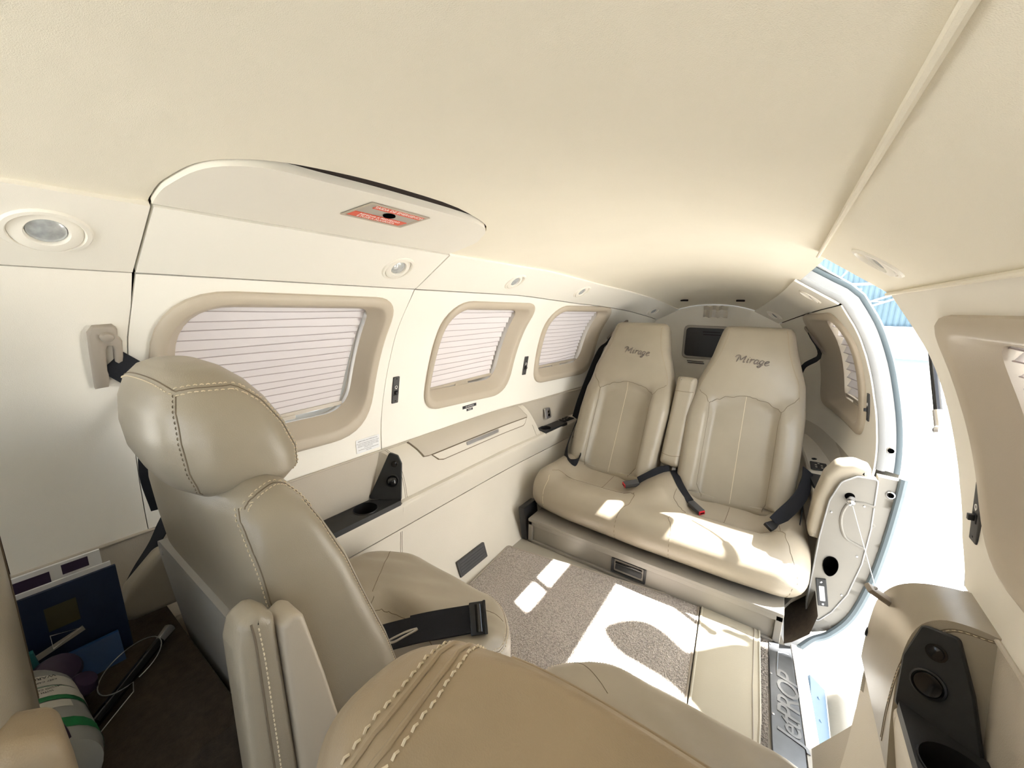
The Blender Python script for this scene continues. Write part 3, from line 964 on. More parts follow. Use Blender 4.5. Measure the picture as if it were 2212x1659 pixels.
def key_pad(label, c, u, w, h, zt):
    O = V((c[0], c[1], zt)); u = V(u).normalized(); v = V((0, 0, 1)).cross(u)
    fr = (O, u, v, V((0, 0, 1)))
    root = thing('control_pad', label, 'control panel', tuple(O))
    MB().plate(rounded([(-w, -h), (w, -h), (w, h), (-w, h)], .004, 3, 2), fr, 0, .004, .001).build('pad_plate', 'black_satin', root, angle=30)
    for i, (a, b) in enumerate(((-.45, -.35), (.1, -.35), (-.45, .35), (.1, .35), (.6, 0))):
        MB().plate(rounded([(a * w - .004, b * h - .003), (a * w + .004, b * h - .003), (a * w + .004, b * h + .003), (a * w - .004, b * h + .003)], .001, 2, 1), fr, .004, .0056).build('button', 'sign_grey', root, smooth=False)
key_pad('black control pad with grey buttons on the left rear ledge', (-.562, 1.80), (.1, 1, 0), .048, .028, .352)
so = thing('power_outlet', 'silver wall socket plate above the left rear ledge', 'outlet', tuple(wall_pt(1.63, .42)))
fr = wall_frame(1.632, .420, -1, -.002)
MB().plate(rounded([(-.021, -.026), (.021, -.026), (.021, .026), (-.021, .026)], .004, 3, 2), fr, -.004, .006, .001).build('cover_plate', 'silver', so, angle=30)
MB().plate(rounded([(-.010, -.016), (.010, -.016), (.010, .016), (-.010, .016)], .005, 3, 2), fr, .006, .008).build('socket_face', 'chrome', so, angle=30)
for dz in (-.007, .007):
    MB().lathe([(.0032, .008), (.0032, .0092), (0, .0092)], fr[0] + fr[2] * dz, fr[3], 12).build('socket_hole', 'hole_black', so)
def small_jack(label, p, n=(0, 0, 1), r=.009):
    o = MB().lathe([(r, -.002), (r, .002), (r * .7, .003), (r * .55, .003), (r * .5, -.001), (0, -.001)], p, n, 16).build('jack_socket', 'black_plastic')
    return tag(o, label, 'jack socket')
small_jack('tiny black jack socket on the ledge next to the left rear seat', (-.545, 1.90, .3505))

# --- lower outlet grille on the left wall by the floor
gf = frame_on((-.497, .89, .0), (-.497, 1.04, .0), (-.518, .89, .06))
vg = thing('floor_vent', 'black rectangular outlet plate low on the left side panel near the carpet', 'vent', (-.5, .96, .03))
o, u, v, n = gf
if n.x < 0: n = -n
fr = (V((-.4865, .888, -.004)), V((0, 1, 0)), V((-.35, 0, 1)).normalized(), V((1, 0, .35)).normalized())
MB().plate(rounded([(0, .006), (.150, .006), (.150, .062), (0, .062)], .003, 2, 3), fr, -.01, .008, .001).build('vent_plate', 'charcoal', vg, angle=30)
for i in range(5):
    MB().plate([(.008, .013 + i * .010), (.142, .013 + i * .010), (.142, .019 + i * .010), (.008, .019 + i * .010)], fr, .008, .0092).build('slat', 'charcoal', vg, smooth=False)

# --- right console ahead of the door
rc = thing('side_console', 'tan leather armrest console with rounded end just forward of the open door', 'console', (.56, .8, .0))
ledge(1, [(-.40, .402, 0), (.402, .735, 1), (.735, .93, 0)]).build('armrest_ledge', 'console', rc, angle=50)
RF = lambda x, z: .700 + .62 * max(0, .63 - x) + .35 * (z - .35)
RB = lambda x, z: .962 - max(0, z - .27) * .12 - max(0, z - .38) ** 1.5 * 1.6
RT = [(.548, .250), (.546, .33), (.549, .41), (.560, .462), (.580, .490), (.606, .502), (.634, .506)]
rb_ = strip(RT, 1, RF, RB, 14, [(.66, .49), (.66, .30), (.62, .25)]).build('armrest_pad', 'leather', rc, angle=60)
rows = [[(wall_pt(y, .50, 1).x - .002, y, z) for y in [-.4 + 1.2 * i / 14 for i in range(15)]] for z in (.35, .38, .43, .48, .502)]
MB().loft(rows, False).build('recess_panel', 'console_tan', rc)
MB().tube([wall_pt(y, .50, 1, -.002) for y in [-.4 + 1.27 * i / 20 for i in range(21)]], .0035, 8).build('trim_lip', 'console_tan', rc)
tr_ = closest(rb_)
for dy in (.018, .025):
    seam(rc, tr_, [(.634, .700 + dy, .506), (.606, .707 + dy, .504), (.572, .726 + dy, .487), (.550, .742 + dy, .42), (.546, .744 + dy, .33), (.548, .742 + dy, .26)], .0008)
stitches(rc, tr_, [(.606, .729, .504), (.572, .748, .487), (.550, .764, .42), (.546, .766, .33)], .007, .004, .0006)
cr_ = thing('cup_holder_panel', 'black cup holder panel with air vent on the right console by the door', 'cup holder', (.57, .7, .35))
RP = lambda x, z: (x, RF(x, z) - .003, z)
cup_panel(cr_, 1, (RP(.625, .352), RP(.547, .352), RP(.625, .50), [RP(.627, .348), RP(.5475, .348), RP(.5505, .42), RP(.565, .474), RP(.598, .482), RP(.615, .42)]),
          [(.549, .40), (.549, .744), (.560, .742), (.634, .694), (.634, .40)], (.590, .655, .3545, .036), RP(.577, .402), .0165, RP(.581, .448), .0095, (-.5, -.8, .1), True)
# latch tab and screw boss on the door side of the right console
lt = thing('door_latch_tab', 'small grey latch tab sticking out at the right door edge', 'latch', (.545, .95, .36))
MB().box((.536, .885, .440), (.05, .018, .010), Matrix.Rotation(math.radians(35), 4, 'Y') @ Matrix.Rotation(math.radians(20), 4, 'Z'), .003).build('tab', 'bracket_taupe', lt)
MB().lathe([(.004, 0), (.004, .002), (0, .002)], (.528, .881, .452), (-.5, 0, .85), 12).build('screw', 'silver', lt)
small_jack('round screw boss below the latch tab on the door edge', (.548, .955, .315), (-.9, .4, 0), .010)
# ------------------------------------------------------------------ small fittings on walls and ceiling
def spot(label, y, s, side):
    p = sec(y, s, side, -.002)
    a = sec(y - .02, s, side); b = sec(y + .02, s, side); c = sec(y, s - .05, side); d = sec(y, s + .05, side)
    t1 = (b - a).normalized(); t2 = (d - c).normalized()
    n = t1.cross(t2).normalized()
    if n.z > 0: n = -n
    root = thing('reading_light', label, 'ceiling light', tuple(p), 'reading lights in the cove bands')
    MB().lathe([(.0405, -.004), (.0405, .0005), (.0385, .003), (.034, .0035), (.0325, .001), (.0325, -.012), (.037, -.012)], p, n, 36, False).build('trim_ring', 'wall_cream', root)
    tilt = (n + V((side * -.28, 0, 0))).normalized()
    q = p - n * .002
    MB().lathe([(.0325, -.010), (.0322, .001), (.029, .0032), (.020, .0042), (.0185, .002), (.0175, -.006)], q, tilt, 36, False).build('eyeball', 'wall_cream', root)
    MB().lathe([(.0182, -.004), (.0175, .0), (.012, .0022), (0, .003)], q, tilt, 24, False).build('lens', 'lens', root)
    MB().lathe([(.033, -.013), (0, -.013)], p, n, 24, False).build('housing', 'gap_dark', root)
LL = ['reading light in the cove above the belt bracket, nearest on the left', 'reading light in the cove of the escape hatch', 'reading light in the cove above the middle left window', 'reading light in the cove above the small left rear window', 'reading light in the shaded cove behind the left rear seat']
LR = ['reading light in the cove just forward of the open door', 'reading light in the cove aft of the open door', 'reading light in the shaded cove behind the right rear seat']
for (y, s), l in zip(LIGHTS_L, LL): spot(l, y, s, -1)
for (y, s), l in zip(LIGHTS_R, LR): spot(l, y, s, 1)

# --- emergency placard set into the hatch ceiling panel
c = sec(.468, 7.615, -1, .001)
e1 = (sec(.520, 7.46, -1) - sec(.400, 7.47, -1)).normalized()
e2 = (sec(.416, 7.76, -1) - sec(.400, 7.47, -1)); 
nn = e1.cross(e2).normalized()
if nn.z > 0: nn = -nn
e2 = nn.cross(e1).normalized()
if e2.x < 0: e2 = -e2
er = thing('exit_placard', 'red and grey emergency exit placard with a dark pull hole in the hatch ceiling', 'sign', tuple(c))
LW = .060; HW = (sec(.416, 7.76, -1) - sec(.400, 7.47, -1)).length / 2
par = lambda pts: [(a * LW + b * .0085, b * HW) for a, b in pts]
fr = (c - V((0, 0, .0015)), e1, e2, nn)
mb = MB().plate(par([(-1.04, -1.08), (1.04, -1.08), (1.04, 1.08), (-1.04, 1.08)]), fr, -.004, -.001)
base = mb.build('backing_plate', 'sign_grey', er, smooth=False)
ring = par([(-1.04, -1.1), (1.04, -1.1), (1.04, 1.1), (-1.04, 1.1)])
rin = par([(-.97, -.94), (.97, -.94), (.97, .94), (-.97, .94)])
pt = lambda q, h: fr[0] + e1 * q[0] + e2 * q[1] + nn * h
MB().loft([[pt(q, h) for q in L] for L, h in ((ring, .0), (ring, .0012), (rin, .0014), (rin, -.001))], True, False, False).build('placard_frame', 'plastic_cream', er, smooth=False)
MB().plate(par([(-.72, .42), (.95, .42), (.95, .92), (-.72, .92)]), fr, -.001, .0003).build('red_band', 'red_print', er, smooth=False)
MB().plate(par([(-.92, -.92), (.85, -.92), (.90, -.36), (-.92, -.36)]), fr, -.001, .0003).build('red_band', 'red_print', er, smooth=False)
hole = [(.05 * LW + .012 * math.cos(a), .02 * HW + .0085 * math.sin(a)) for a in [2 * PI * i / 24 for i in range(24)]]
MB().plate(hole, fr, -.001, .0006).build('pull_hole', 'hole_black', er, smooth=False)
tf = lambda a, b: (pt((a * LW + b * .0085, b * HW), .0004), e1, e2, nn)
text_mesh('SAIDA DE EMERGENCIA', .0098, tf(.12, .67), 'white_print', 'lettering', er, .0002)
text_mesh('REMOVA A PROTECAO', .0080, tf(.0, -.50), 'white_print', 'lettering', er, .0002)
text_mesh('E PUXE A ALAVANCA', .0080, tf(-.02, -.77), 'white_print', 'lettering', er, .0002)

# --- light switches: tall black plates with a bulb symbol and a slider
def switch(label, y, z, side, hw=.0115, hh=.043):
    fr = wall_frame(y, z, side, 0.0)
    root = thing('light_switch', label, 'switch', tuple(fr[0]), 'black light switch plates')
    o, u, v, n = fr
    lift = .003
    fr = (o + n * lift, u, v, n)
    MB().plate(rounded([(-hw, -hh), (hw, -hh), (hw, hh), (-hw, hh)], .002, 2, 2), fr, -.008, .0015, .0008).build('switch_plate', 'charcoal', root, angle=30)
    ring = [(.0042 * math.cos(a), .010 + .0042 * math.sin(a)) for a in [2 * PI * i / 16 for i in range(16)]]
    MB().tube([o + n * (lift + .0018) + u * a + v * b for a, b in ring], .0008, 5, closed=True).build('bulb_symbol', 'white_print', root)
    MB().plate([(-.0015, .0035), (.0015, .0035), (.002, .006), (-.002, .006)], fr, .0015, .0022).build('bulb_symbol', 'white_print', root, smooth=False)
    MB().plate(rounded([(-.008, -.017), (.008, -.017), (.008, -.001), (-.008, -.001)], .001, 2, 1), fr, .0015, .003, .0008).build('rocker_frame', 'black_plastic', root, angle=30)
    MB().box(o + n * (lift + .005) + v * -.008, (.008, .010, .010), Matrix((( u.x, v.x, n.x, 0), (u.y, v.y, n.y, 0), (u.z, v.z, n.z, 0), (0, 0, 0, 1))), .001).build('rocker', 'black_plastic', root)
    for b in (hh - .006, -hh + .008):
        MB().lathe([(.0018, .0015), (.0018, .0022), (0, .0022)], fr[0] + v * b, n, 10).build('screw', 'black_gloss', root)
switch('black light switch plate between the largest and the middle left window', .755, .680, -1)
switch('black light switch plate between the middle and the small left window', 1.457, .677, -1, .0125)
switch('large black light switch plate on the wall forward of the door', .912, .622, 1, .0135, .050)
switch('black light switch seen edge-on between door frame and rear right window', 1.640, .642, 1, .010, .045)

# --- white instruction placard and small no-smoking placards
fr = wall_frame(.655, .532, -1, -.0012)
pl = thing('instruction_placard', 'white placard with blue-grey print below the hatch window', 'sign', tuple(fr[0]))
MB().plate(rounded([(-.040, -.020), (.038, -.020), (.041, .020), (-.039, .020)], .003, 2, 3), fr, 0, .0008).build('placard_sheet', 'placard_white', pl, smooth=False)
o, u, v, n = fr
lines = [('ABERTURA DE EMERGENCIA', .0052, .0140), ('EM CASO DE EMERGENCIA REMOVA A TAMPA', .0036, .0075), ('PUXE A ALAVANCA PARA DENTRO E GIRE', .0036, .0030), ('EMPURRE A PORTA PARA FORA DA CABINE', .0036, -.0015), ('LEVANTE E SOLTE', .0036, -.0058), ('MANTENHA A PORTA FECHADA EM VOO', .0036, -.0110), ('NAO FUME', .0036, -.0155)]
for t, sz, dv in lines:
    text_mesh(t, sz, (o + n * .001 + v * dv, u, v, n), 'grey_print', 'lettering', pl, .0001)
fr = wall_frame(1.112, .548, -1, -.0006)
ns = thing('no_smoking_placard', 'tiny black two-line placard on the wall below the middle window', 'sign', tuple(fr[0]))
o, u, v, n = fr
for dv, w, h, t in ((.006, .040, .0055, 'NO SMOKING'), (-.007, .018, .0042, 'FASTEN')):
    MB().plate([(-w, dv - h), (w, dv - h), (w, dv + h), (-w, dv + h)], fr, 0, .0012).build('placard_strip', 'dark_print', ns, smooth=False)
    text_mesh(t, h * 1.4, (o + n * .0014 + v * dv, u, v, n), 'white_print', 'lettering', ns, .0001)

# --- shoulder belt guide on the forward left wall
fr = wall_frame(.135, .853, -1, 0)
o, u, v, n = fr
bg = thing('belt_guide', 'taupe shoulder belt guide bracket on the left wall panel', 'belt bracket', tuple(o))
fr2 = (o, u, v, n)
body = [(-.012, -.062), (.004, -.060), (.006, -.040), (.004, -.028), (.004, .010), (.006, .018), (.012, .018), (.014, .010), (.014, -.012), (.018, -.016), (.024, -.012), (.024, .026), (.019, .034), (.019, .048), (.014, .054), (-.008, .052), (-.014, .040)]
MB().plate(dens(body, .006), fr2, -.004, .013, .002).build('bracket_plate', 'bracket_taupe', bg, angle=50)
MB().lathe([(.0085, .012), (.0085, .016), (.007, .019), (.004, .0205), (0, .021)], o + u * .006 + v * .036, n, 20).build('bolt_cap', 'bracket_taupe', bg)
p0 = o + u * .010 + v * -.014 + n * .006
sb = thing('shoulder_belt', 'black shoulder belt from the wall bracket down behind the left facing seat', 'seat belt', tuple(p0))
path = spline([p0, p0 + V((.006, .022, -.022)), (-.572, .190, .79), (-.555, .195, .745), (-.543, .178, .70), (-.540, .170, .64), (-.548, .178, .57)], 6)
sides = [V((.25, .25, .8)).lerp(V((.35, .95, .05)), min(1, i / (len(path) * .5))) for i in range(len(path))]
MB().ribbon(path, .046, .0022, sides).build('webbing', 'webbing', sb, angle=40)
path = spline([(-.585, .180, .53), (-.585, .160, .495), (-.575, .130, .46), (-.56, .108, .43), (-.55, .10, .40)], 6)
MB().ribbon(path, .030, .0022, (.75, .5, .5)).build('webbing', 'webbing', sb, angle=40)

# --- aft bulkhead: dark panel, tape, ceiling slots, hook
mr = thing('bulkhead_panel', 'dark grey rounded access panel on the aft bulkhead between the headrests', 'panel', (-.05, 2.49, .75))
fr = (V((-.032, 2.494, .752)), V((1, 0, 0)), V((0, 0, 1)), V((0, -1, 0)))
MB().plate(rounded([(-.118, -.098), (.118, -.098), (.118, .096), (-.118, .096)], .030, 5, 4), fr, 0, .010, .004).build('panel_rim', 'sign_grey', mr, angle=40)
MB().plate(rounded([(-.104, -.084), (.104, -.084), (.104, .082), (-.104, .082)], .022, 5, 4), fr, .008, .0125, .001).build('panel_face', 'mirror_dark', mr, angle=40)
for a, b in ((.06, .060), (.065, .045), (-.01, -.115), (-.005, -.125)):
    MB().box(fr[0] + V((a - .03, -.0135 if b > -.1 else -.003, b)), (.09, .003, .004)).build('slot', 'gap_dark', mr, smooth=False)
tp = MB()
rows = []
for i in range(9):
    a = -.055 + i * .0155
    rows.append([(a, 2.485 - .012 * abs(math.sin(i * 1.7)) - (0 if j else .012), .958 - j * .062 + .004 * math.sin(i * 2.3)) for j in (0, .35, .7, 1)])
tp.loft(rows, False)
tag(tp.build('clear_tape', 'tape', smooth=True, angle=20), 'strip of wrinkled clear tape above the bulkhead panel', 'tape')
for x, l in ((-.145, 'dark slot in the shaded aft ceiling on the left'), (.130, 'dark slot in the shaded aft ceiling on the right')):
    p = sec(2.385, 7.72, 1 if x > 0 else -1, .004); 
    o = MB().box((x, 2.385, sec(2.385, 7.75, 1).z + .004), (.040, .014, .010), None, .003).build('ceiling_slot', 'gap_dark')
    tag(o, l, 'vent')
hk = thing('coat_hook', 'chrome coat hook beside the top of the left rear headrest', 'hook', (-.41, 2.28, .86))
MB().lathe([(.012, 0), (.012, .004), (.006, .006), (.005, .020), (.009, .026), (.009, .030), (0, .034)], tuple(wall_pt(2.27, .845, -1, -.001)), (1, -.5, .2), 16).build('hook_stem', 'chrome', hk)
MB().tube([(-.395, 2.262, .845), (-.386, 2.255, .835), (-.380, 2.252, .845)], .004, 8).build('hook_tip', 'chrome', hk)
# ------------------------------------------------------------------ rear bench
bench = thing('rear_bench_seat', 'tan leather double rear bench with two high backrests and a centre armrest', 'seat', (0, 1.5, -.03))
# cushion: dished seats, centre hump, rolled front edge
def bench_top(x, y):
    pan = 0.0
    for cx_ in (-.215, .245):
        u = abs(x - cx_) / .150
        f = max(0.0, 1 - u ** 4) if u < 1 else 0.0
        f = f * f * (3 - 2 * f)
        g = min(1, max(0, (y - 1.40) / .09)); g = g * g * (3 - 2 * g)
        pan = max(pan, f * g)
    sm = lambda v: (lambda q: q * q * (3 - 2 * q))(min(1, max(0, v)))
    roll = .008 * math.sin(min(1, max(0, (y - 1.29) / .17)) * PI)
    ends = .034 * sm((abs(x - .005) - .355) / .07) * sm((y - 1.32) / .10)
    hump = .046 * math.exp(-((x - .012) / .072) ** 2) * sm((y - 1.37) / .10)
    return -.030 * pan + roll + ends + hump - .008 * math.exp(-((x - .02) / .05) ** 2) * math.exp(-((y - 1.37) / .05) ** 2)
ol = rounded([(-.488, 1.315), (-.30, 1.280), (0, 1.265), (.30, 1.267), (.494, 1.280), (.484, 1.80), (-.476, 1.80)], [.10, .2, .2, .2, .09, .05, .05], 6, 8)
mb = slab(MB(), ol, .084, .218, .064, (V((0, 0, 0)), V((1, 0, 0)), V((0, 1, 0)), V((0, 0, 1))), .018, bench_top, None, 6)
cush = mb.build('seat_cushion', 'leather_cushion', bench, weld=True, angle=70)
t = closest(cush)
Z = .27
def cs(pts, **k): return seam(bench, t, [(a, b + .022, c) for a, b, c in pts], **k)
cs([(-.40, 1.32, Z), (-.40, 1.30, .20), (-.39, 1.30, .12)], mat='thread', r=.0008)
cs([(-.40, 1.36, Z), (-.36, 1.405, Z), (-.30, 1.42, Z), (-.16, 1.42, Z), (-.09, 1.41, Z), (-.06, 1.37, Z), (-.055, 1.32, .26), (-.075, 1.29, .19), (-.08, 1.29, .12)], mat='seam_dark', r=.0009)
cs([(.075, 1.52, .26), (.09, 1.44, .27), (.13, 1.385, .28), (.10, 1.35, .28), (.085, 1.31, .25), (.105, 1.287, .19), (.11, 1.287, .12)], mat='seam_dark', r=.0009)
cs([(.15, 1.42, Z), (.25, 1.425, Z), (.34, 1.42, Z), (.40, 1.39, Z), (.43, 1.34, .25), (.435, 1.31, .18), (.43, 1.30, .12)], mat='seam_dark', r=.0009)
cs([(.245, 1.43, .24), (.248, 1.52, .24), (.25, 1.60, .23)], mat='seam_dark', r=.0008)
cs([(-.215, 1.43, .24), (-.215, 1.52, .24), (-.215, 1.60, .23)], mat='seam_dark', r=.0008)
cs([(.40, 1.40, .26), (.395, 1.50, .25), (.39, 1.60, .24)], mat='seam_dark', r=.0008)

# backrests lie on a reclined plane: y = 1.62 + .5 (z - .2)
BN = V((0, -1, .5)).normalized()
BU = V((1, 0, 0)); BV = V((0, .5, 1)).normalized()
BO = V((0, 1.62, .2))
cz = math.sqrt(1.25)
def back_rest(side, label):
    W = [(.118, .878), (.372, .878), (.394, .79), (.435, .66), (.446, .55), (.445, .23), (.425, .18), (.075, .18), (.045, .25), (.034, .48), (.042, .62), (.090, .75)]
    if side < 0:
        W = [(-a, b) for a, b in W]
    ol = [(a, (b - .2) * cz) for a, b in W]
    ol = rounded(ol, [.035, .035, .05, .06, .06, .05, .02, .03, .05, .06, .06, .05], 5, 3)
    mc = side * .242
    def bulge(a, b):
        z = b / cz + .2
        r = 0.0
        d = abs(a - mc)
        if z < .60:                                  # side bolsters, sunken middle panel
            e = min(1, max(0, (d - .108) / .024)); e = e * e * (3 - 2 * e)
            k = min(1, max(0, (.60 + .0 - z) / .10))
            edge = .545 + .045 * (1 - min(1, (d / .13) ** 2))
            k2 = min(1, max(0, (edge - z) / .012))
            r += .040 * e * k - .016 * (1 - e) * k2
        r += .014 * math.sin(min(1, max(0, (z - .62) / .25)) * PI) * (1 - min(1, (d / .16) ** 2))
        r += .008 * (1 - min(1, (d / .2) ** 2))
        return r
    mb = slab(MB(), ol, -.10, .0, .034, (BO, BU, BV, BN), .016, bulge, None, 6)
    o = mb.build('backrest', 'leather', bench, weld=True, angle=75)
    tag(o, label)
    tr = closest(o)
    P = lambda a, z, h=.02: tuple(BO + BU * a + BV * ((z - .2) * cz) + BN * h)
    s = side
    def ln(pts, r=.0010, mat='seam_dark'): seam(o, tr, [P(s * a, z) for a, z in pts], r, mat=mat, sub=10)
    ln([(.066, .60), (.10, .575), (.118, .548), (.17, .574), (.243, .585), (.31, .575), (.366, .548), (.385, .575), (.425, .615)])
    ln([(.118, .548), (.122, .45), (.130, .34), (.150, .20)])
    ln([(.366, .548), (.368, .45), (.366, .34), (.350, .20)])
    ln([(.244, .583), (.245, .42), (.247, .20)], .0007, 'thread')
    ln([(.142, .862), (.125, .76), (.075, .65), (.062, .60)], .0007, 'leather_warm')
    ln([(.350, .862), (.372, .76), (.418, .65), (.428, .60)], .0007, 'leather_warm')
    # embroidered script
    sc_ = .060
    strokes = SCRIPT
    ox = .186 if side > 0 else -.288
    mbs = MB()
    for st in strokes:
        path = []
        for a, b in ([(q.x, q.y) for q in spline([(q[0], q[1], 0) for q in st], 6)] if len(st) != 2 else dens(st, .1, False)):
            p = V(P(ox + a * .0475 + b * .006, .718 + b * .028 - a * .003, .03))
            loc, nrm, _, _ = tr.find_nearest(p)
            path.append(loc + nrm * .0004)
        n = len(path)
        rs = [.0024 * (.55 + .45 * math.sin(PI * (i + .5) / n)) for i in range(n)]
        mbs.tube(path, rs, 6)
    em = mbs.build('embroidery', 'embroidery', o)
    tag(em, 'dark grey embroidered script reading Mirage')
    return o
# pen strokes of the word "Mirage" in a slanted hand, unit height 1 for capitals
SCRIPT = [
 [(-.18, .62), (-.10, .88), (.06, .98), (.16, .92)],
 [(.16, .96), (.02, .0)],
 [(.16, .96), (.30, .30)],
 [(.30, .30), (.62, .98)],
 [(.62, .98), (.54, .02)], [(.54, .02), (.68, .12)],
 [(.80, .50), (.86, .58), (.82, .25), (.84, .06), (.92, .14)], [(.92, .80), (.93, .83)],
 [(1.02, .52), (1.10, .60), (1.08, .35), (1.05, .04)], [(1.08, .35), (1.18, .54), (1.28, .60), (1.30, .52)],
 [(1.62, .52), (1.52, .62), (1.40, .50), (1.36, .22), (1.42, .04), (1.54, .12), (1.62, .42)], [(1.66, .60), (1.62, .28), (1.64, .05), (1.72, .12)],
 [(2.02, .52), (1.92, .62), (1.80, .48), (1.77, .22), (1.83, .06), (1.94, .16), (2.02, .44)], [(2.06, .60), (1.98, .15), (1.90, -.25), (1.78, -.38), (1.70, -.28), (1.84, -.12), (2.06, .06)],
 [(2.16, .22), (2.32, .34), (2.42, .52), (2.36, .62), (2.24, .54), (2.16, .28), (2.20, .06), (2.32, .02), (2.50, .18)],
]
back_rest(-1, 'left high backrest of the rear bench'); back_rest(1, 'right high backrest of the rear bench')
# centre armrest folded up between the backs
ol = rounded([(-.034, .105), (.046, .098), (.052, .46), (-.030, .46)], [.02, .02, .015, .015], 5, 6)
ol = [(a, b * cz - .02) for a, b in ol]
ar = slab(MB(), ol, -.09, .028, .022, (BO + V((.002, 0, 0)), BU, BV, BN), .02, lambda a, b: .004 * math.sin(b * 9), None, 5).build('centre_armrest', 'leather', bench, weld=True, angle=70)
ta = closest(ar)
P = lambda a, z, h=.02: tuple(BO + BU * a + BV * ((z - .2) * cz) + BN * h)
seam(ar, ta, [P(-.04, .578, .02), P(-.025, .576, .04), P(.04, .576, .04), P(.056, .578, .02)], .0010)
seam(ar, ta, [P(-.04, .325, .03), P(.01, .318, .04), P(.055, .325, .03)], .0010)

# --- metal box under the bench
bx = thing('seat_base_box', 'grey-tan metal box with recessed drawer front under the rear bench', 'seat base', (0, 1.4, -.03))
X0, X1, F, ZB, ZT = -.436, .440, 1.253, -.029, .078
mb = MB()
mb.box((0.002, 1.50, (ZT + .066) / 2), (X1 - X0, .50, ZT - .066))
mb.box((X0 + .009, F + .012, .018), (.018, .024, .096)); mb.box((X1 - .009, F + .012, .018), (.018, .024, .096))
mb.box(((X0 + X1) / 2, F + .012, .058), (X1 - X0, .024, .018)); mb.box(((X0 + X1) / 2, F + .012, ZB + .005), (X1 - X0, .024, .010))
mb.box((X0 + .004, 1.50, .02), (.008, .49, .094)); mb.box((X1 - .004, 1.50, .02), (.008, .49, .094))
mb.build('box_frame', 'box_grey', bx, smooth=False, bevel=.0015)
dr = MB().box(((X0 + X1) / 2, F + .016, .0145), (X1 - X0 - .038, .012, .070)).build('drawer_front', 'box_grey', bx, smooth=False)
fr = (V((-.015, F + .010, .017)), V((1, 0, 0)), V((0, 0, 1)), V((0, -1, 0)))
MB().loft([[fr[0] + V((a * s_, -h, b * s_)) for a, b in rounded([(-.062, -.029), (.062, -.029), (.062, .029), (-.062, .029)], .004, 3, 3)] for s_, h in ((1, 0), (1, .0065), (.96, .0075), (.86, .0055), (.84, -.012))], True, False, True).build('latch_bezel', 'black_plastic', dr, angle=35)
MB().box((-.015, F + .0095, .012), (.096, .008, .020), Matrix.Rotation(math.radians(-12), 4, 'X'), .003).build('latch_paddle', 'black_satin', dr)
MB().box((-.015, F + .006, .030), (.096, .005, .006), None, .002).build('latch_bar', 'black_gloss', dr)
# black side bracket left of the box
br = MB().box((-.462, 1.30, .045), (.030, .10, .14), Matrix.Rotation(math.radians(-8), 4, 'Y'), .004).build('seat_rail_bracket', 'black_plastic')
tag(br, 'black bracket between the metal box and the left side panel', 'bracket')

# --- seat belts of the bench
def belt(label, loc): return thing('seat_belt', label, 'seat belt', loc, 'rear bench seat belts')
def buckle(root, p, d, up_, wid=.030, L=.062):
    p, d = V(p), V(d).normalized(); n = V(up_); n = (n - d * n.dot(d)).normalized(); s_ = d.cross(n)
    M = Matrix(((d.x, s_.x, n.x, 0), (d.y, s_.y, n.y, 0), (d.z, s_.z, n.z, 0), (0, 0, 0, 1)))
    MB().box(p, (L, wid, .018), M, .004).build('buckle', 'charcoal', root)
    MB().box(p + d * (L / 2 - .001), (.008, wid * .86, .0145), M, .002).build('release_button', 'red_plastic', root)
    MB().box(p + d * (L / 2 + .0022), (.003, wid * .60, .004), M, .0005).build('tongue_slot', 'hole_black', root)
b1 = belt('black buckle with red button pointing left on the bench centre hump', (-.08, 1.54, .25))
path = spline([(.012, 1.655, .272), (-.02, 1.622, .268), (-.055, 1.585, .248), (-.085, 1.552, .230)], 6)
MB().ribbon(path, .034, .004, (.5, .6, .5)).build('webbing', 'webbing', b1)
buckle(b1, (-.106, 1.523, .222), (-.72, -.66, -.12), (0, -.2, 1))
b2 = belt('black buckle with red button pointing right on the right half of the bench', (.16, 1.5, .25))
path = spline([(.028, 1.655, .270), (.05, 1.61, .264), (.075, 1.57, .250), (.10, 1.54, .234), (.125, 1.515, .220)], 6)
MB().ribbon(path, .026, .004, (.7, .5, .3)).build('webbing', 'webbing', b2)
buckle(b2, (.150, 1.488, .214), (.72, -.68, -.10), (0, -.2, 1), .027, .064)
ac = MB().box((.028, 1.66, .268), (.016, .012, .030), None, .003).build('anchor_clip', 'silver')
tag(ac, 'silver belt anchor clip at the foot of the centre armrest', 'clip')
b3 = belt('wide black lap belt lying over the right end of the bench', (.42, 1.55, .27))
path = spline([(.392, 1.475, .245), (.412, 1.505, .268), (.438, 1.55, .292), (.458, 1.60, .315), (.470, 1.66, .345), (.472, 1.71, .37)], 6)
MB().ribbon(path, [.044][0], .003, (.75, -.2, -.9)).build('webbing', 'webbing', b3)
MB().box((.385, 1.462, .238), (.030, .046, .012), Matrix.Rotation(math.radians(-32), 4, 'Z') @ Matrix.Rotation(math.radians(25), 4, 'Y'), .003).build('belt_tongue', 'black_plastic', b3)
MB().lathe([(.0035, 0), (.0035, .003), (0, .003)], (.402, 1.452, .230), (0, -.5, 1), 10).build('rivet', 'chrome', b3)
path = spline([(.474, 1.70, .30), (.468, 1.60, .22), (.462, 1.52, .19)], 5)
MB().ribbon(path, .10, .003, (0, .3, 1)).build('webbing', 'webbing', b3)
b4 = belt('black looped belt at the left end of the bench', (-.42, 1.62, .27))
path = spline([(-.455, 1.83, .46), (-.462, 1.76, .40), (-.463, 1.70, .345), (-.462, 1.655, .30), (-.448, 1.60, .268), (-.425, 1.555, .247), (-.395, 1.53, .240), (-.368, 1.545, .243), (-.372, 1.585, .248), (-.395, 1.63, .256), (-.41, 1.67, .268)], 6)
MB().ribbon(path, .034, .003, (.25, .25, 1)).build('webbing', 'webbing', b4)
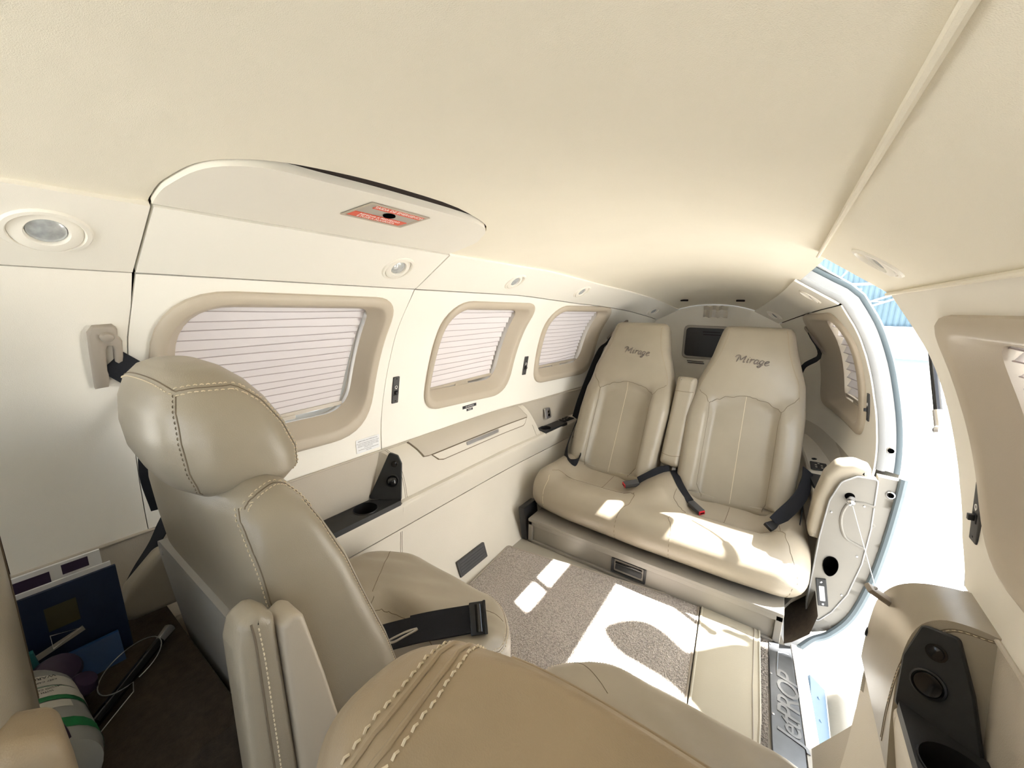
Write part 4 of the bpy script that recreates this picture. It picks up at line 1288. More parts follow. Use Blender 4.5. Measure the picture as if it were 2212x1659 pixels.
path = spline([(-.435, 1.85, .50), (-.440, 1.76, .36), (-.425, 1.68, .275)], 6)
MB().ribbon(path, .030, .003, (.4, -.8, .1)).build('webbing', 'webbing', b4)
MB().box((-.447, 1.672, .312), (.006, .010, .014), None, .002).build('belt_clip', 'chrome', b4)
# shoulder straps and their guides beside the rear headrests
def rear_guide(side, label):
    p = wall_pt(2.20, .80, side, -.004)
    root = thing('belt_guide', label, 'belt bracket', tuple(p))
    a = wall_pt(2.25, .868, side, -.006); b = wall_pt(2.17, .765, side, -.006)
    MB().ribbon([a, a.lerp(b, .5), b], .022, .012, (0, 1, .8)).build('bracket_plate', 'bracket_taupe', root, bevel=.003)
    MB().lathe([(.007, 0), (.007, .008), (0, .010)], a, (-side, -.3, 0), 14).build('bolt_cap', 'bracket_taupe', root)
    MB().lathe([(.006, 0), (.006, .006), (0, .008)], b, (-side, -.3, 0), 14).build('bolt_cap', 'bracket_taupe', root)
    st = thing('shoulder_strap', 'black shoulder strap running down outside the %s rear headrest' % ('left' if side < 0 else 'right'), 'seat belt', tuple(b))
    path = spline([a.lerp(b, .3) + V((-side * .012, -.02, 0)), b + V((-side * .022, -.04, -.01)), V((.428, 2.13, .70)), V((.412, 2.10, .62))] if side > 0 else [a.lerp(b, .3) + V((-side * .012, -.02, 0)), b + V((-side * .022, -.04, -.01)), V((side * .500, 2.08, .70)), V((side * .502, 1.96, .58)), V((side * .500, 1.86, .47)), V((side * .488, 1.77, .38))], 6)
    MB().ribbon(path, .042, .003, (-side * .2, 1, .3)).build('webbing', 'webbing', st)
rear_guide(-1, 'taupe belt guide on the wall beside the left rear headrest')
rear_guide(1, 'taupe belt guide on the wall beside the right rear headrest')
# ------------------------------------------------------------------ the two club seats that face the rear bench
def sup(x0, x1, y0, y1, z, n=40, e=4.5, bulge=0.0):
    """rounded-rectangle ring"""
    cx_, cy_, a, b = (x0 + x1) / 2, (y0 + y1) / 2, (x1 - x0) / 2, (y1 - y0) / 2
    out = []
    for i in range(n):
        t = 2 * PI * i / n
        c, s_ = math.cos(t), math.sin(t)
        out.append((cx_ + a * math.copysign(abs(c) ** (2 / e), c), cy_ + b * math.copysign(abs(s_) ** (2 / e), s_), z))
    return out
def club_seat(m, label, headrest):
    """m = -1 left of the aisle, +1 right; dimensions given for the right-hand seat and mirrored"""
    X = lambda pts: [(m * a, b, c) for a, b, c in pts]
    root = thing('club_seat', label, 'seat', (m * .30, .35, -.03), 'rear-facing club seats')
    # backrest
    lev = [(.20, .135, .508, .205, .405, 5), (.30, .120, .516, .185, .375, 5.5), (.42, .112, .520, .168, .338, 6), (.52, .111, .519, .156, .302, 6), (.60, .113, .517, .148, .276, 6), (.66, .119, .512, .142, .252, 5), (.695, .130, .502, .141, .236, 4), (.715, .146, .482, .147, .224, 3.4), (.727, .168, .455, .160, .212, 2.8), (.732, .200, .42, .176, .200, 2.4)]
    if not headrest:
        lev = [(.20, .135, .500, .215, .405, 4), (.30, .115, .508, .185, .375, 4), (.42, .105, .512, .160, .330, 4), (.50, .100, .508, .120, .295, 4), (.56, .102, .502, .095, .268, 3.6), (.61, .107, .492, .076, .246, 3.2), (.650, .110, .478, .060, .228, 3), (.676, .121, .465, .056, .212, 2.8), (.692, .136, .45, .062, .202, 2.6), (.701, .157, .43, .080, .192, 2.4), (.704, .185, .40, .10, .178, 2.4)]
    rings = []
    P = [V(l[:3]).to_4d() for l in lev]
    for a, b in zip(lev, lev[1:]):
        for k in range(3):
            t = k / 3
            q = [a[i] + (b[i] - a[i]) * t for i in range(6)]
            rings.append(X(sup(q[1], q[2], q[3], q[4], q[0], 64, q[5])))
    q = lev[-1]; rings.append(X(sup(q[1], q[2], q[3], q[4], q[0], 64, q[5])))
    back = MB().loft(rings).build('backrest', 'leather' if headrest else 'leather_warm', root, angle=80)
    if m > 0:
        back.data.flip_normals() if False else None
    tb_ = closest(back)
    mm = lambda pts: [(m * a, b, c) for a, b, c in pts]
    if headrest:
        s1 = [(.150, .150, .712), (.124, .156, .655), (.114, .164, .58), (.112, .173, .50), (.112, .183, .42), (.118, .195, .31)]
        s2 = [(.140, .236, .700), (.122, .252, .655), (.113, .278, .59), (.111, .304, .515), (.111, .338, .42), (.118, .372, .31)]
        top = [(.150, .152, .714), (.137, .185, .716), (.137, .215, .716), (.142, .236, .700), (.175, .238, .70), (.215, .236, .71)]
        seam(back, tb_, mm(s1), .0008); seam(back, tb_, mm(s2), .0008)
        stitches(back, tb_, mm(s1), .0062, .0036, .0006, side=.004)
        stitches(back, tb_, mm(s2), .0062, .0036, .0006, side=.004)
        tp_ = [(.142, .154, .712), (.150, .180, .724), (.160, .205, .722), (.158, .226, .708), (.150, .240, .68), (.140, .256, .65)]
        seam(back, tb_, mm(tp_[:5]), .0008)
        stitches(back, tb_, mm(tp_[:5]), .0062, .0036, .0006, side=.0045); stitches(back, tb_, mm(tp_[:5]), .0062, .0036, .0006, side=-.0045)
    else:
        tp_ = [(.150, .215, .64), (.152, .205, .672), (.158, .185, .690), (.165, .155, .697), (.170, .120, .696), (.172, .090, .686), (.168, .068, .655), (.16, .072, .60)]
        seam(back, tb_, mm(tp_), .0026, mat='leather_warm', n=8); seam(back, tb_, mm([(a + .012, b, c) for a, b, c in tp_]), .0022, mat='leather_warm', n=8)
        stitches(back, tb_, mm([(a - .006, b, c) for a, b, c in tp_]), .0075, .005, .0009)
        stitches(back, tb_, mm([(a + .019, b, c) for a, b, c in tp_]), .0075, .005, .0009)
        seam(back, tb_, mm([(.20, .196, .684), (.30, .196, .685), (.40, .196, .684), (.46, .198, .67)]), .0018, mat='leather_warm', n=8)
    # hard shell on the back of the seat
    sh = [(.150, .541), (.495, .545), (.508, .50), (.512, .42), (.508, .30), (.50, .05), (.15, .05), (.125, .30), (.120, .42), (.122, .50)]
    ysh = lambda z: (.1520 + (.55 - z) * .105 if headrest else .118 + (.56 - z) * .19)
    dd = dens(rounded(sh, [.03, .03] + [.02] * 8, 4, 4), .03)
    shell = MB()
    vv, tt3 = fill2d(dd, (), .05)
    shell.add(X([(a, ysh(b) - .007, b) for a, b in vv]), tt3)
    shell.loft([X([(a, ysh(b) - .007, b) for a, b in dd]), X([(a, ysh(b) + .010, b) for a, b in dd])], True, False, False)
    so_ = shell.build('back_shell', 'seat_shell', root, weld=True, angle=40)
    MB().lathe([(.006, -.001), (.006, .002), (.003, .0025), (0, .001)], (m * .482, ysh(.52) - .007, .522), (0, -1, 0), 12).build('screw', 'seat_shell', so_)
    # seat cushion with a raised horseshoe bolster
    ol = rounded([(.050, .30), (.530, .30), (.530, .56), (.46, .650), (.12, .650), (.040, .56)], [.05, .05, .10, .12, .12, .10], 6, 6)
    ol = [(a, b) for a, b in ol]
    def top(a, b):
        d = abs(a - .235) / .115; k = 1 - min(1, d ** 3)
        g = min(1, max(0, (.500 - b) / .06)); g = g * g * (3 - 2 * g)
        sag = -.008 * max(0, (b - .55) / .1)
        wr = .0022 * math.sin((a * .55 + b * .83) * 95) * (1 - k * g) * min(1, max(0, (b - .36) / .1)) * (.6 + .4 * math.sin(a * 31))
        return wr - .040 * k * g + .020 * math.sin(min(1, max(0, (b - .3) / .3)) * PI) + sag + .0012 * math.sin(a * 60 + b * 120) * math.sin(b * 40)
    fl = (lambda a, b, h: V((m * a, b, h)))
    cu = slab(MB(), ol, .135, .282, .045, fl, .016, top, None, 6).build('seat_cushion', 'leather_cushion', root, weld=True, angle=75)
    tc_ = closest(cu)
    seam(cu, tc_, mm([(.350, .40, .27), (.345, .435, .28), (.375, .48, .29), (.420, .535, .29), (.462, .585, .28), (.490, .61, .24), (.50, .61, .19)]), .0008)
    cent = [(.345, .36, .26), (.345, .43, .26), (.31, .465, .26), (.25, .478, .26), (.18, .470, .26), (.135, .44, .26), (.125, .36, .26)]
    seam(cu, tc_, mm(cent), .0008)
    edge = [(.075, .40, .276), (.062, .48, .270), (.068, .56, .262), (.11, .622, .258), (.18, .640, .252)]
    seam(cu, tc_, mm(edge), .0008); stitches(cu, tc_, mm(edge), .0058, .0034, .0006, side=.0045); stitches(cu, tc_, mm(edge), .0058, .0034, .0006, side=-.0045)
    seam(cu, tc_, mm([(.165, .545, .28), (.125, .575, .28), (.085, .585, .27)]), .0008)
    # base under the cushion
    MB().box((m * .29, .42, .045), (.40, .34, .15), None, .012).build('seat_pedestal', 'box_grey', root)
    if headrest:
        # headrest: pillow with a flat base, seams at its corners
        lv = [(.700, .205, .395, .160, .230, 2.6), (.706, .188, .412, .138, .250, 3), (.722, .178, .424, .120, .262, 3.4), (.750, .174, .430, .110, .260, 3.6), (.785, .176, .428, .106, .248, 3.4), (.818, .184, .418, .108, .230, 3.2), (.842, .198, .402, .115, .212, 3), (.858, .222, .378, .126, .194, 2.6), (.866, .255, .345, .138, .178, 2.3), (.868, .28, .32, .148, .165, 2.1)]
        rg = []
        for a, b in zip(lv, lv[1:]):
            for k in range(3):
                t = k / 3; q = [a[i] + (b[i] - a[i]) * t for i in range(6)]
                rg.append(X(sup(q[1], q[2], q[3], q[4], q[0], 56, q[5])))
        q = lv[-1]; rg.append(X(sup(q[1], q[2], q[3], q[4], q[0], 56, q[5])))
        hr = MB().loft(rg).build('headrest', 'leather', root, angle=80)
        th = closest(hr)
        v1 = [(.204, .128, .838), (.190, .122, .80), (.184, .122, .75), (.196, .134, .71)]
        c1 = [(.395, .116, .845), (.33, .118, .852), (.25, .122, .852), (.206, .130, .842)]
        c2 = [(.206, .130, .842), (.196, .155, .848), (.195, .190, .842), (.192, .218, .818), (.186, .244, .775), (.185, .258, .73), (.198, .252, .708)]
        seam(hr, th, mm(v1), .0008); seam(hr, th, mm(c1), .0008); seam(hr, th, mm(c2), .0008)
        stitches(hr, th, mm(c2), .0060, .0036, .0006, side=.005); stitches(hr, th, mm(c2), .0060, .0036, .0006, side=-.005)
        stitches(hr, th, mm(c1), .0060, .0036, .0006, side=.005)
        stitches(hr, th, mm(v1), .0060, .0030, .0005, side=.003, mat='seam_dark')
        for xa in (.26, .34):
            MB().tube([(m * xa, .19, .68), (m * xa, .19, .72)], .006, 10).build('headrest_post', 'chrome', root)
        # inboard armrest folded up beside the back
        ol = rounded([(.112, .600), (.118, .622), (.138, .630), (.152, .612), (.158, .40), (.150, .20), (.112, .20)], [.012, .012, .012, .012, .02, .02, .02], 4, 5)
        fa = lambda a, b, h: V((m * h, a, b))
        pad = slab(MB(), ol, .070, .112, .012, fa, .02, None, None, 4).build('armrest_pad', 'leather', root, weld=True, angle=60)
        tp2 = closest(pad)
        es = [(.069, .150, .612), (.069, .150, .55), (.069, .151, .45), (.069, .150, .35), (.069, .148, .25)]
        seam(pad, tp2, mm([(.07, .128, .62), (.069, .130, .59), (.069, .131, .50), (.069, .132, .40), (.069, .131, .28)]), .0012)
        stitches(pad, tp2, mm([(.07, .134, .61), (.069, .136, .57), (.069, .137, .50), (.069, .138, .40), (.069, .137, .28)]), .0062, .0038, .0007)
        ol2 = rounded([(.153, .598), (.168, .606), (.178, .597), (.196, .50), (.212, .40), (.216, .30), (.16, .30), (.157, .45)], [.008, .01, .01, .02, .02, .02, .02, .02], 4, 4)
        slab(MB(), ol2, .066, .108, .006, fa, .02, None, None, 3).build('armrest_cover', 'plastic_cream', root, weld=True, angle=50)
    return root
club_seat(-1, 'tan leather rear-facing seat with headrest on the left of the aisle', True)
club_seat(1, 'tan leather rear-facing seat without headrest, nearest at the bottom', False)
# outboard armrest end beside the left seat back
oa = MB()
ol = rounded([(.23, .50), (.150, .50), (.105, .455), (.088, .415), (.100, .392), (.23, .382)], [.01, .02, .02, .02, .02, .01], 4, 5)
slab(oa, ol, .525, .560, .012, lambda a, b, h: V((-h, a, b)), .03, None, None, 4)
tag(oa.build('padded_armrest', 'leather', None, weld=True, angle=60), 'tan padded armrest end low beside the left wall belt', 'armrest')

# --- lap belt with buckle lying on the left club seat
lb = thing('lap_belt', 'black lap belt with square buckle lying across the left club seat', 'seat belt', (-.15, .47, .30))
path = spline([(-.255, .375, .290), (-.225, .405, .298), (-.185, .445, .306), (-.15, .475, .312), (-.110, .512, .318)], 6)
MB().ribbon(path, .050, .003, (-.60, .58, .40)).build('webbing', 'webbing', lb)
path = spline([(-.20, .430, .306), (-.165, .460, .314), (-.112, .510, .320)], 5)
MB().ribbon(path, .052, .004, (-.60, .58, .40)).build('webbing', 'webbing', lb)
d = V((.70, .68, .05)).normalized(); n = V((.55, -.60, .80)); n = (n - d * n.dot(d)).normalized(); s_ = d.cross(n)
MM = Matrix(((d.x, s_.x, n.x, 0), (d.y, s_.y, n.y, 0), (d.z, s_.z, n.z, 0), (0, 0, 0, 1)))
c = V((-.100, .518, .322))
MB().box(c, (.030, .058, .016), MM, .003).build('buckle_frame', 'black_plastic', lb)
MB().lathe([(.0065, -.024), (.0065, .024)], c + n * .008 + d * .003, s_, 16).build('buckle_roller', 'black_gloss', lb)
MB().box(c + d * .016, (.006, .060, .022), MM, .002).build('buckle_edge', 'black_plastic', lb)
lp = [(a + .012, b - .012, c + .012) for a, b, c in ((-.226, .398, .294), (-.210, .402, .300), (-.198, .414, .308), (-.182, .436, .318), (-.198, .426, .312), (-.212, .414, .304))]
MB().tube(spline(lp, 4, True), .0022, 6, closed=True).build('latch_plate', 'chrome', lb)
# ------------------------------------------------------------------ floor coverings and the door area
def mat_sheet(name, label, quad, mat, z0, z1, wave=0.0, r=.012, edge=None, cat='floor mat', group=None):
    ol = rounded(quad, r, 4, 8)
    root = thing(name, label, cat, (sum(q[0] for q in quad) / len(quad), sum(q[1] for q in quad) / len(quad), z0), group)
    top = lambda a, b: wave * math.sin(a * 17 + b * 11) * math.sin(b * 9)
    slab(MB(), ol, z0, z1, min(.004, (z1 - z0) * .45), (V((0, 0, 0)), V((1, 0, 0)), V((0, 1, 0)), V((0, 0, 1))), .03, top, None, 2).build('mat_sheet', mat, root, weld=True, angle=60)
    if edge:
        MB().tube([(a, b, z1 - .001 + top(a, b)) for a, b in inset(ol, .003)], .0035, 6, closed=True).build('bound_edge', edge, root)
    return root
mat_sheet('carpet_mat', 'grey-beige loop carpet mat lying in front of the rear bench', [(-.478, 1.165), (.222, 1.285), (.262, .800), (-.440, .66)], 'carpet_loop', -.029, -.018, .0015, .015, 'bracket_taupe', group='carpet mats')
mat_sheet('carpet_mat', 'grey-beige loop carpet mat between the two club seats', [(-.432, .648), (.263, .786), (.30, .25), (-.40, .20)], 'carpet_loop', -.029, -.019, .001, .012, 'bracket_taupe', group='carpet mats')
mat_sheet('vinyl_mat', 'cream vinyl mat with stitched border beside the door sill', [(.225, 1.300), (.388, 1.328), (.408, .955), (.412, .55), (.285, .55), (.265, .80)], 'vinyl_mat', -.0175, -.012, .001, .010, 'vinyl_mat')
mat_sheet('carpet_strip', 'narrow grey carpet strip between the vinyl mat and the metal sill', [(.392, 1.30), (.413, 1.30), (.434, .60), (.40, .60)], 'carpet_dark', -.029, -.024, 0, .003, cat='carpet')
# stitched border line on the vinyl mat
vm = bpy.data.objects['vinyl_mat']
MB().tube([(.374, 1.31, -.0118), (.384, 1.05, -.0118), (.394, .90, -.0118), (.397, .60, -.0118)], .0012, 5).build('border_seam', 'bracket_taupe', vm)
MB().tube([(.24, 1.288, -.0118), (.374, 1.31, -.0118)], .0010, 5).build('border_seam', 'bracket_taupe', vm)

# --- polished sill plate with raised lettering
sill = thing('door_sill_plate', 'polished metal door sill plate with raised lettering', 'sill plate', (.45, 1.1, -.03))
quad = [(.414, 1.245), (.468, 1.262), (.492, .962), (.508, .70), (.448, .70), (.430, .93)]
mb = MB(); ol = rounded(quad, .003, 2, 4)
mb.loft([[(a, b, h) for a, b in (ol if h < -.0215 else inset(ol, .0015))] for h in (-.030, -.0225, -.021)])
sp = mb.build('plate', 'sill_metal', sill, angle=30)
ux = V((.058, -.30, 0)).normalized(); vx = V((.30, .058, 0)).normalized()
fr = (V((.4625, 1.020, -.0208)), -ux, -vx * -1, V((0, 0, 1)))
# letters read from the cabin side, tops towards the door
u_ = -ux; v_ = V((0, 0, 1)).cross(u_)
if v_.x < 0:
    v_ = -v_
lt_ = text_mesh('JetPROP', .066, (V((.4640, 1.045, -.0210)), V((-.02, 1, 0)).normalized() * 1, V((-1, -.02, 0)).normalized(), V((0, 0, 1))), 'sill_letters', 'lettering', sill, .0020, .30, 'CENTER', .0004, .82)
for o_ in (((.437, 1.215), (.436, 1.14), (.438, 1.128)), ((.437, 1.215), (.45, 1.222), (.463, 1.222)), ((.452, .90), (.458, .86), (.47, .84))):
    MB().tube([(a, b, -.021) for a, b in o_], .0022, 6).build('raised_line', 'sill_letters', sill)
for a, b in ((.4205, 1.236), (.4235, 1.125), (.431, 1.0), (.436, .90)):
    MB().lathe([(.0032, -.021), (.0030, -.0195), (.0015, -.019), (0, -.019)], (a, b, 0), (0, 0, 1), 10).build('screw', 'silver', sill)
lip_ = MB().loft([[(.470 + d, 1.275, z), (.484 + d, 1.10, z), (.494 + d, .962, z), (.512 + d, .68, z)] for d, z in ((-.002, -.03), (.0, -.022), (.012, -.022), (.014, -.026), (.026, -.026), (.030, -.034), (.032, -.07))], False).build('sill_lip', 'white_paint', sill, angle=30)

# --- lower door with steps, let down outside
st = thing('airstair_door', 'lowered airstair half of the cabin door with pale blue edge and covered step', 'door', (.56, 1.1, -.1))
dn = V((.80, 0, -.60)).normalized(); nn_ = V((.60, 0, .80)).normalized()
H0 = V((.505, 0, -.050))
def SP(a, y, h): return H0 + dn * a + nn_ * h + V((0, y, 0))
MB().loft([[SP(a, y, h) for a, h in ((.0, -.02), (.0, .014), (.045, .014), (.045, -.02))] for y in (.70, .95, 1.18, 1.205)]).build('hinge_edge', 'sky_paint', st, smooth=False)
for y in (.98, 1.08, 1.15):
    MB().lathe([(.004, .0), (.003, .0015), (0, .002)], SP(.022, y, .014), nn_, 10).build('rivet', 'sky_paint', st)
MB().loft([[SP(a, y, h) for a, h in ((.045, -.03), (.045, .004), (.30, .03), (.62, .03), (.92, .0), (.92, -.05), (.45, -.09))] for y in (.72, 1.0, 1.25, 1.33)]).build('door_panel', 'white_paint', st, smooth=False)
def step_(a, cover):
    mb = MB().box((0, 0, 0), (.20, .40, .030), None, .006)
    mb.v = [tuple(H0 + dn * a + V((p[0] + .06, p[1] + 1.02, p[2] + .03))) for p in mb.v]
    o = mb.build('step', 'step_grip', st)
    mb = MB().box((0, 0, 0), (.030, .405, .050), None, .010)
    mb.v = [tuple(H0 + dn * a + V((p[0] - .052, p[1] + 1.02, p[2] + .034))) for p in mb.v]
    mb.build('step_nosing', 'step_cover', o)
step_(.16, 1); step_(.50, 1)
MB().loft([[SP(a, y, h) for a, h in ((.058, .006), (.066, .030), (.085, .036), (.16, .034), (.24, .012))] for y in (.74, .95, 1.14, 1.19, 1.215)], False).build('step_cover_sheet', 'step_cover', st, angle=60)

# --- right rear console: ledge and door-side bolster
rr = thing('side_console', 'beige rear console with ledge between the right rear seat and the wall', 'console', (.52, 1.8, .0))
strip(LOW + [(.556, .262)], 1, con(1.46), con(2.3), 10, [(.62, .262), (.54, -.03)]).build('lower_panel', 'console', rr, angle=50)
def ledge_r():
    mb = MB()
    for ya, yb, cut in ((1.44, 1.585, 0), (1.585, 1.735, 1), (1.735, 2.3, 0)):
        prof = NOTCH if cut else LEDGE
        bk = [(.5525, .342), (.5535, .288), (.66, .288), (.62, .264)] if cut else [(.66, .34), (.62, .264)]
        m = strip([(x - .045, z) for x, z in prof], 1, con(ya), con(yb), 4, bk if not cut else [(.508, .342), (.509, .288), (.66, .288), (.62, .264)])
        mb.add(m.v, m.f)
    return mb
ledge_r().build('armrest_ledge', 'console', rr, angle=50)
rows = [[(tap(.626, y) + (wall_pt(y, z, 1).x - tap(.626, y)) * .75 - .004, y, z) for y in [1.45 + .85 * i / 10 for i in range(11)]] for z in (.35, .38, .42, .47)]
MB().loft(rows, False).build('recess_panel', 'console_tan', rr)
rt_ = thing('cup_holder_panel', 'black tray plate on the ledge beside the right rear seat', 'cup holder', (.5, 1.65, .35))
tray_only(rt_, [(.492, 1.582), (.582, 1.582), (.565, 1.738), (.475, 1.738)], (.530, 1.64, .028), .3495)
key_pad('black control pad with grey buttons on the right rear ledge', (.512, 1.83), (.0, 1, 0), .044, .026, .353)
small_jack('tiny black jack socket on the ledge next to the right rear seat', (.503, 1.925, .352))
# leather bolster on the door edge of that console
ol = rounded([(.585, .512), (.550, .522), (.512, .510), (.488, .468), (.474, .390), (.470, .285), (.478, .262), (.520, .262), (.60, .40)], [.01, .03, .03, .03, .04, .02, .008, .01, .02], 5, 4)
slab(MB(), ol, 1.402, 1.475, .016, lambda a, b, h: V((a, h, b)), .02, None, None, 5).build('door_bolster', 'leather', rr, weld=True, angle=60)

# --- metal face of the aft door post with its fittings
dp = thing('door_post_panel', 'cream metal door post panel with dark oval hole aft of the opening', 'door post', (.55, 1.40, .2))
A = [(.600, .490), (.556, .488), (.524, .462), (.506, .40), (.499, .281), (.499, .049), (.502, .028), (.533, .0), (.562, .05), (.588, .124), (.604, .231), (.607, .343)]
hole = [(.5375 + .0165 * math.cos(a) * (1.0 + .12 * math.sin(a)), .1955 + .029 * math.sin(a)) for a in [2 * PI * i / 28 for i in range(28)]]
olA = rounded(A, [.01, .02, .02, .03, .03, .02, .01, .01, .03, .03, .03, .03], 4, 4)
vv, t3 = fill2d(olA, [hole], .02)
mb = MB(); mb.add([(a, 1.392, b) for a, b in vv], t3)
mb.loft([[(a, y, b) for a, b in L] for L, y in ((olA, 1.420), (olA, 1.394), (inset(olA, .002), 1.392))], True, False, False)
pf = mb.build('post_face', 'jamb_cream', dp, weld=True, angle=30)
MB().loft([[(.5375 + (a - .5375) * k, y, .1955 + (b - .1955) * k) for a, b in hole] for k, y in ((1.10, 1.392), (1.08, 1.388), (1.0, 1.389), (1.0, 1.425))], True, False, True).build('oval_hole', 'hole_black', dp, angle=40)
MB().tube([(a, 1.391, b) for a, b in inset(olA, .001)], .0022, 6, closed=True).build('folded_edge', 'jamb_white', dp)
fr = (V((.5305, 1.392, .104)), V((.96, 0, .28)).normalized(), V((-.20, 0, .98)).normalized(), V((0, -1, 0)))
sk = MB().plate(rounded([(-.0125, -.044), (.0125, -.044), (.0125, .044), (-.0125, .044)], .002, 2, 2), fr, 0, .004, .001).build('latch_plate', 'black_satin', dp, angle=30)
MB().plate(rounded([(-.0065, -.026), (.0065, -.026), (.0065, .022), (-.0065, .022)], .002, 2, 2), fr, .004, .0052).build('latch_window', 'silver', sk, smooth=False)
for b in (-.036, .034):
    MB().lathe([(.0035, .004), (.003, .0055), (0, .006)], fr[0] + fr[2] * b, fr[3], 10).build('screw', 'chrome', sk)
for a, b in ((.583, .405), (.516, .365), (.590, .25), (.575, .115)):
    MB().lathe([(.0028, 0), (.0024, .002), (0, .0022)], (a, 1.392, b), (0, -1, 0), 10).build('screw', 'silver', dp)
# pressed relief around the cable boss
MB().tube(spline([(.605, 1.3925, .41), (.575, 1.3925, .412), (.548, 1.3925, .40), (.540, 1.3925, .35), (.556, 1.3925, .30), (.585, 1.3925, .285), (.60, 1.3925, .28)], 5), .0045, 8).build('pressed_ridge', 'jamb_cream', dp)
boss = MB().lathe([(.010, -.002), (.0105, .004), (.008, .010), (.008, .018), (.0095, .021), (.006, .026), (0, .027)], (.5525, 1.392, .418), (-.1, -1, -.25), 18).build('cable_boss', 'chrome', dp)
MB().lathe([(.012, -.002), (.011, .0015), (0, .0015)], (.549, 1.392, .424), (0, -1, 0), 18).build('boss_hole', 'hole_black', dp)
cb = MB().tube([(.554, 1.368, .410), (.608, 1.366, .262), (.664, 1.362, .108), (.735, 1.355, -.09), (.83, 1.34, -.32)], .0009, 6).build('stay_cable', 'wire')
tag(cb, 'thin steel stay cable running from the door post down to the steps', 'cable')
# outer post face between panel and rubber seal, two round strikers
B_ = [(.607, .343), (.604, .231), (.588, .124), (.562, .05), (.533, .0), (.505, -.02), (.480, -.028), (.478, -.06), (.53, -.055), (.566, -.03), (.606, .045), (.630, .165), (.642, .290), (.648, .42), (.650, .49), (.602, .492)]
vv, t3 = fill2d(dens(B_, .02), (), .03)
mb = MB(); mb.add([(a, 1.412, b) for a, b in vv], t3)
mb.loft([[(a, 1.412, b) for a, b in B_], [(a, 1.44, b) for a, b in B_]], True, False, False)
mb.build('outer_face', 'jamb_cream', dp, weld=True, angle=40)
MB().tube(spline([(.652, 1.408, .50), (.651, 1.408, .42), (.645, 1.408, .29), (.633, 1.408, .165), (.609, 1.408, .045), (.569, 1.40, -.03), (.53, 1.38, -.058), (.495, 1.32, -.062)], 6), .010, 8).build('rubber_seal', 'rubber_blue', dp)
for p, nm in (((.634, 1.503, .548), 0), ((.634, 1.410, .447), 1)):
    MB().lathe([(.010, -.002), (.0105, .003), (.008, .005), (.0065, .003), (.006, -.004), (0, -.004)], p, (-.35, -1, 0), 20).build('striker_ring', 'chrome', dp)
    MB().lathe([(.006, .0), (0, .0005)], p, (-.35, -1, 0), 16).build('striker_hole', 'hole_black', dp)
# dark carpeted gap between bench box and post
gp = MB().loft([[(.452, y, -.028), (.470, y, -.012), (.505, y, .035), (.515, y, .10)] for y in (1.27, 1.33, 1.40, 1.60)], False).build('sill_carpet', 'brown_carpet')
tag(gp, 'dark brown carpet in the gap between bench box and door post', 'carpet')

# --- upper half of the door, swung up on its hinge above the opening
ud = thing('cabin_door_upper', 'white upper half of the cabin door raised above the opening', 'door', (.425, 1.38, 1.14))
a_ = math.radians(33); du = V((math.cos(a_), 0, math.sin(a_))); nu = V((-math.sin(a_), 0, math.cos(a_)))
ol = rounded([(0, 1.178), (.517, 1.20), (.517, 1.70), (0, 1.70)], [.01, .04, .04, .01], 5, 6)
h1 = rounded([(.022, 1.283), (.20, 1.283), (.20, 1.414), (.022, 1.414)], [.012, .05, .012, .012], 5, 4)
h2 = rounded([(.022, 1.426), (.20, 1.426), (.20, 1.655), (.022, 1.655)], [.012, .012, .03, .012], 5, 4)
vv, t3 = fill2d(ol, [h1, h2], .05)
O_ = V((.425, 0, 1.14))
mb = MB()
for h in (0, .028):
    mb.add([O_ + du * a + V((0, b, 0)) + nu * (h) for a, b in vv], t3)
for L in (ol, h1, h2):
    mb.loft([[O_ + du * a + V((0, b, 0)) + nu * (h) for a, b in L] for h in (0, .028)], True, False, False)
mb.build('door_panel', 'white_paint', ud, weld=True, angle=40)
MB().tube([(.428, 1.16, 1.135), (.428, 1.60, 1.135)], .006, 8).build('hinge', 'silver', ud)
# gas strut that holds it up
gs = thing('gas_strut', 'dark gas strut with chrome end fitting outside the door opening', 'strut', (.70, 1.34, .66))
a0, a1 = V((.685, 1.37, .655)), V((.648, 1.60, 1.02))
MB().tube([a0.lerp(a1, .10), a0.lerp(a1, .55)], .0085, 12).build('strut_tube', 'black_gloss', gs)
MB().tube([a0.lerp(a1, .55), a1.lerp(V((.77, 1.60, 1.30)), .0)], .0045, 10).build('strut_rod', 'chrome', gs)
MB().tube([a0.lerp(a1, .02), a0.lerp(a1, .12)], [.010, .0105], 14).build('end_sleeve', 'chrome', gs)
MB().lathe([(.004, -.012), (.011, -.008), (.014, 0), (.011, .008), (.004, .012)], a0, (.3, -.6, .2), 18).build('ball_end', 'chrome', gs)
# ------------------------------------------------------------------ storage corner behind the co-pilot seat
cab = thing('storage_cabinet', 'dark brown carpeted cabinet top behind the front seat, cluttered with books', 'cabinet', (-.38, -.1, -.03))
MB().box((-.420, -.115, .17), (.40, .545, .398), None, .006).build('cabinet_body', 'brown_carpet', cab)
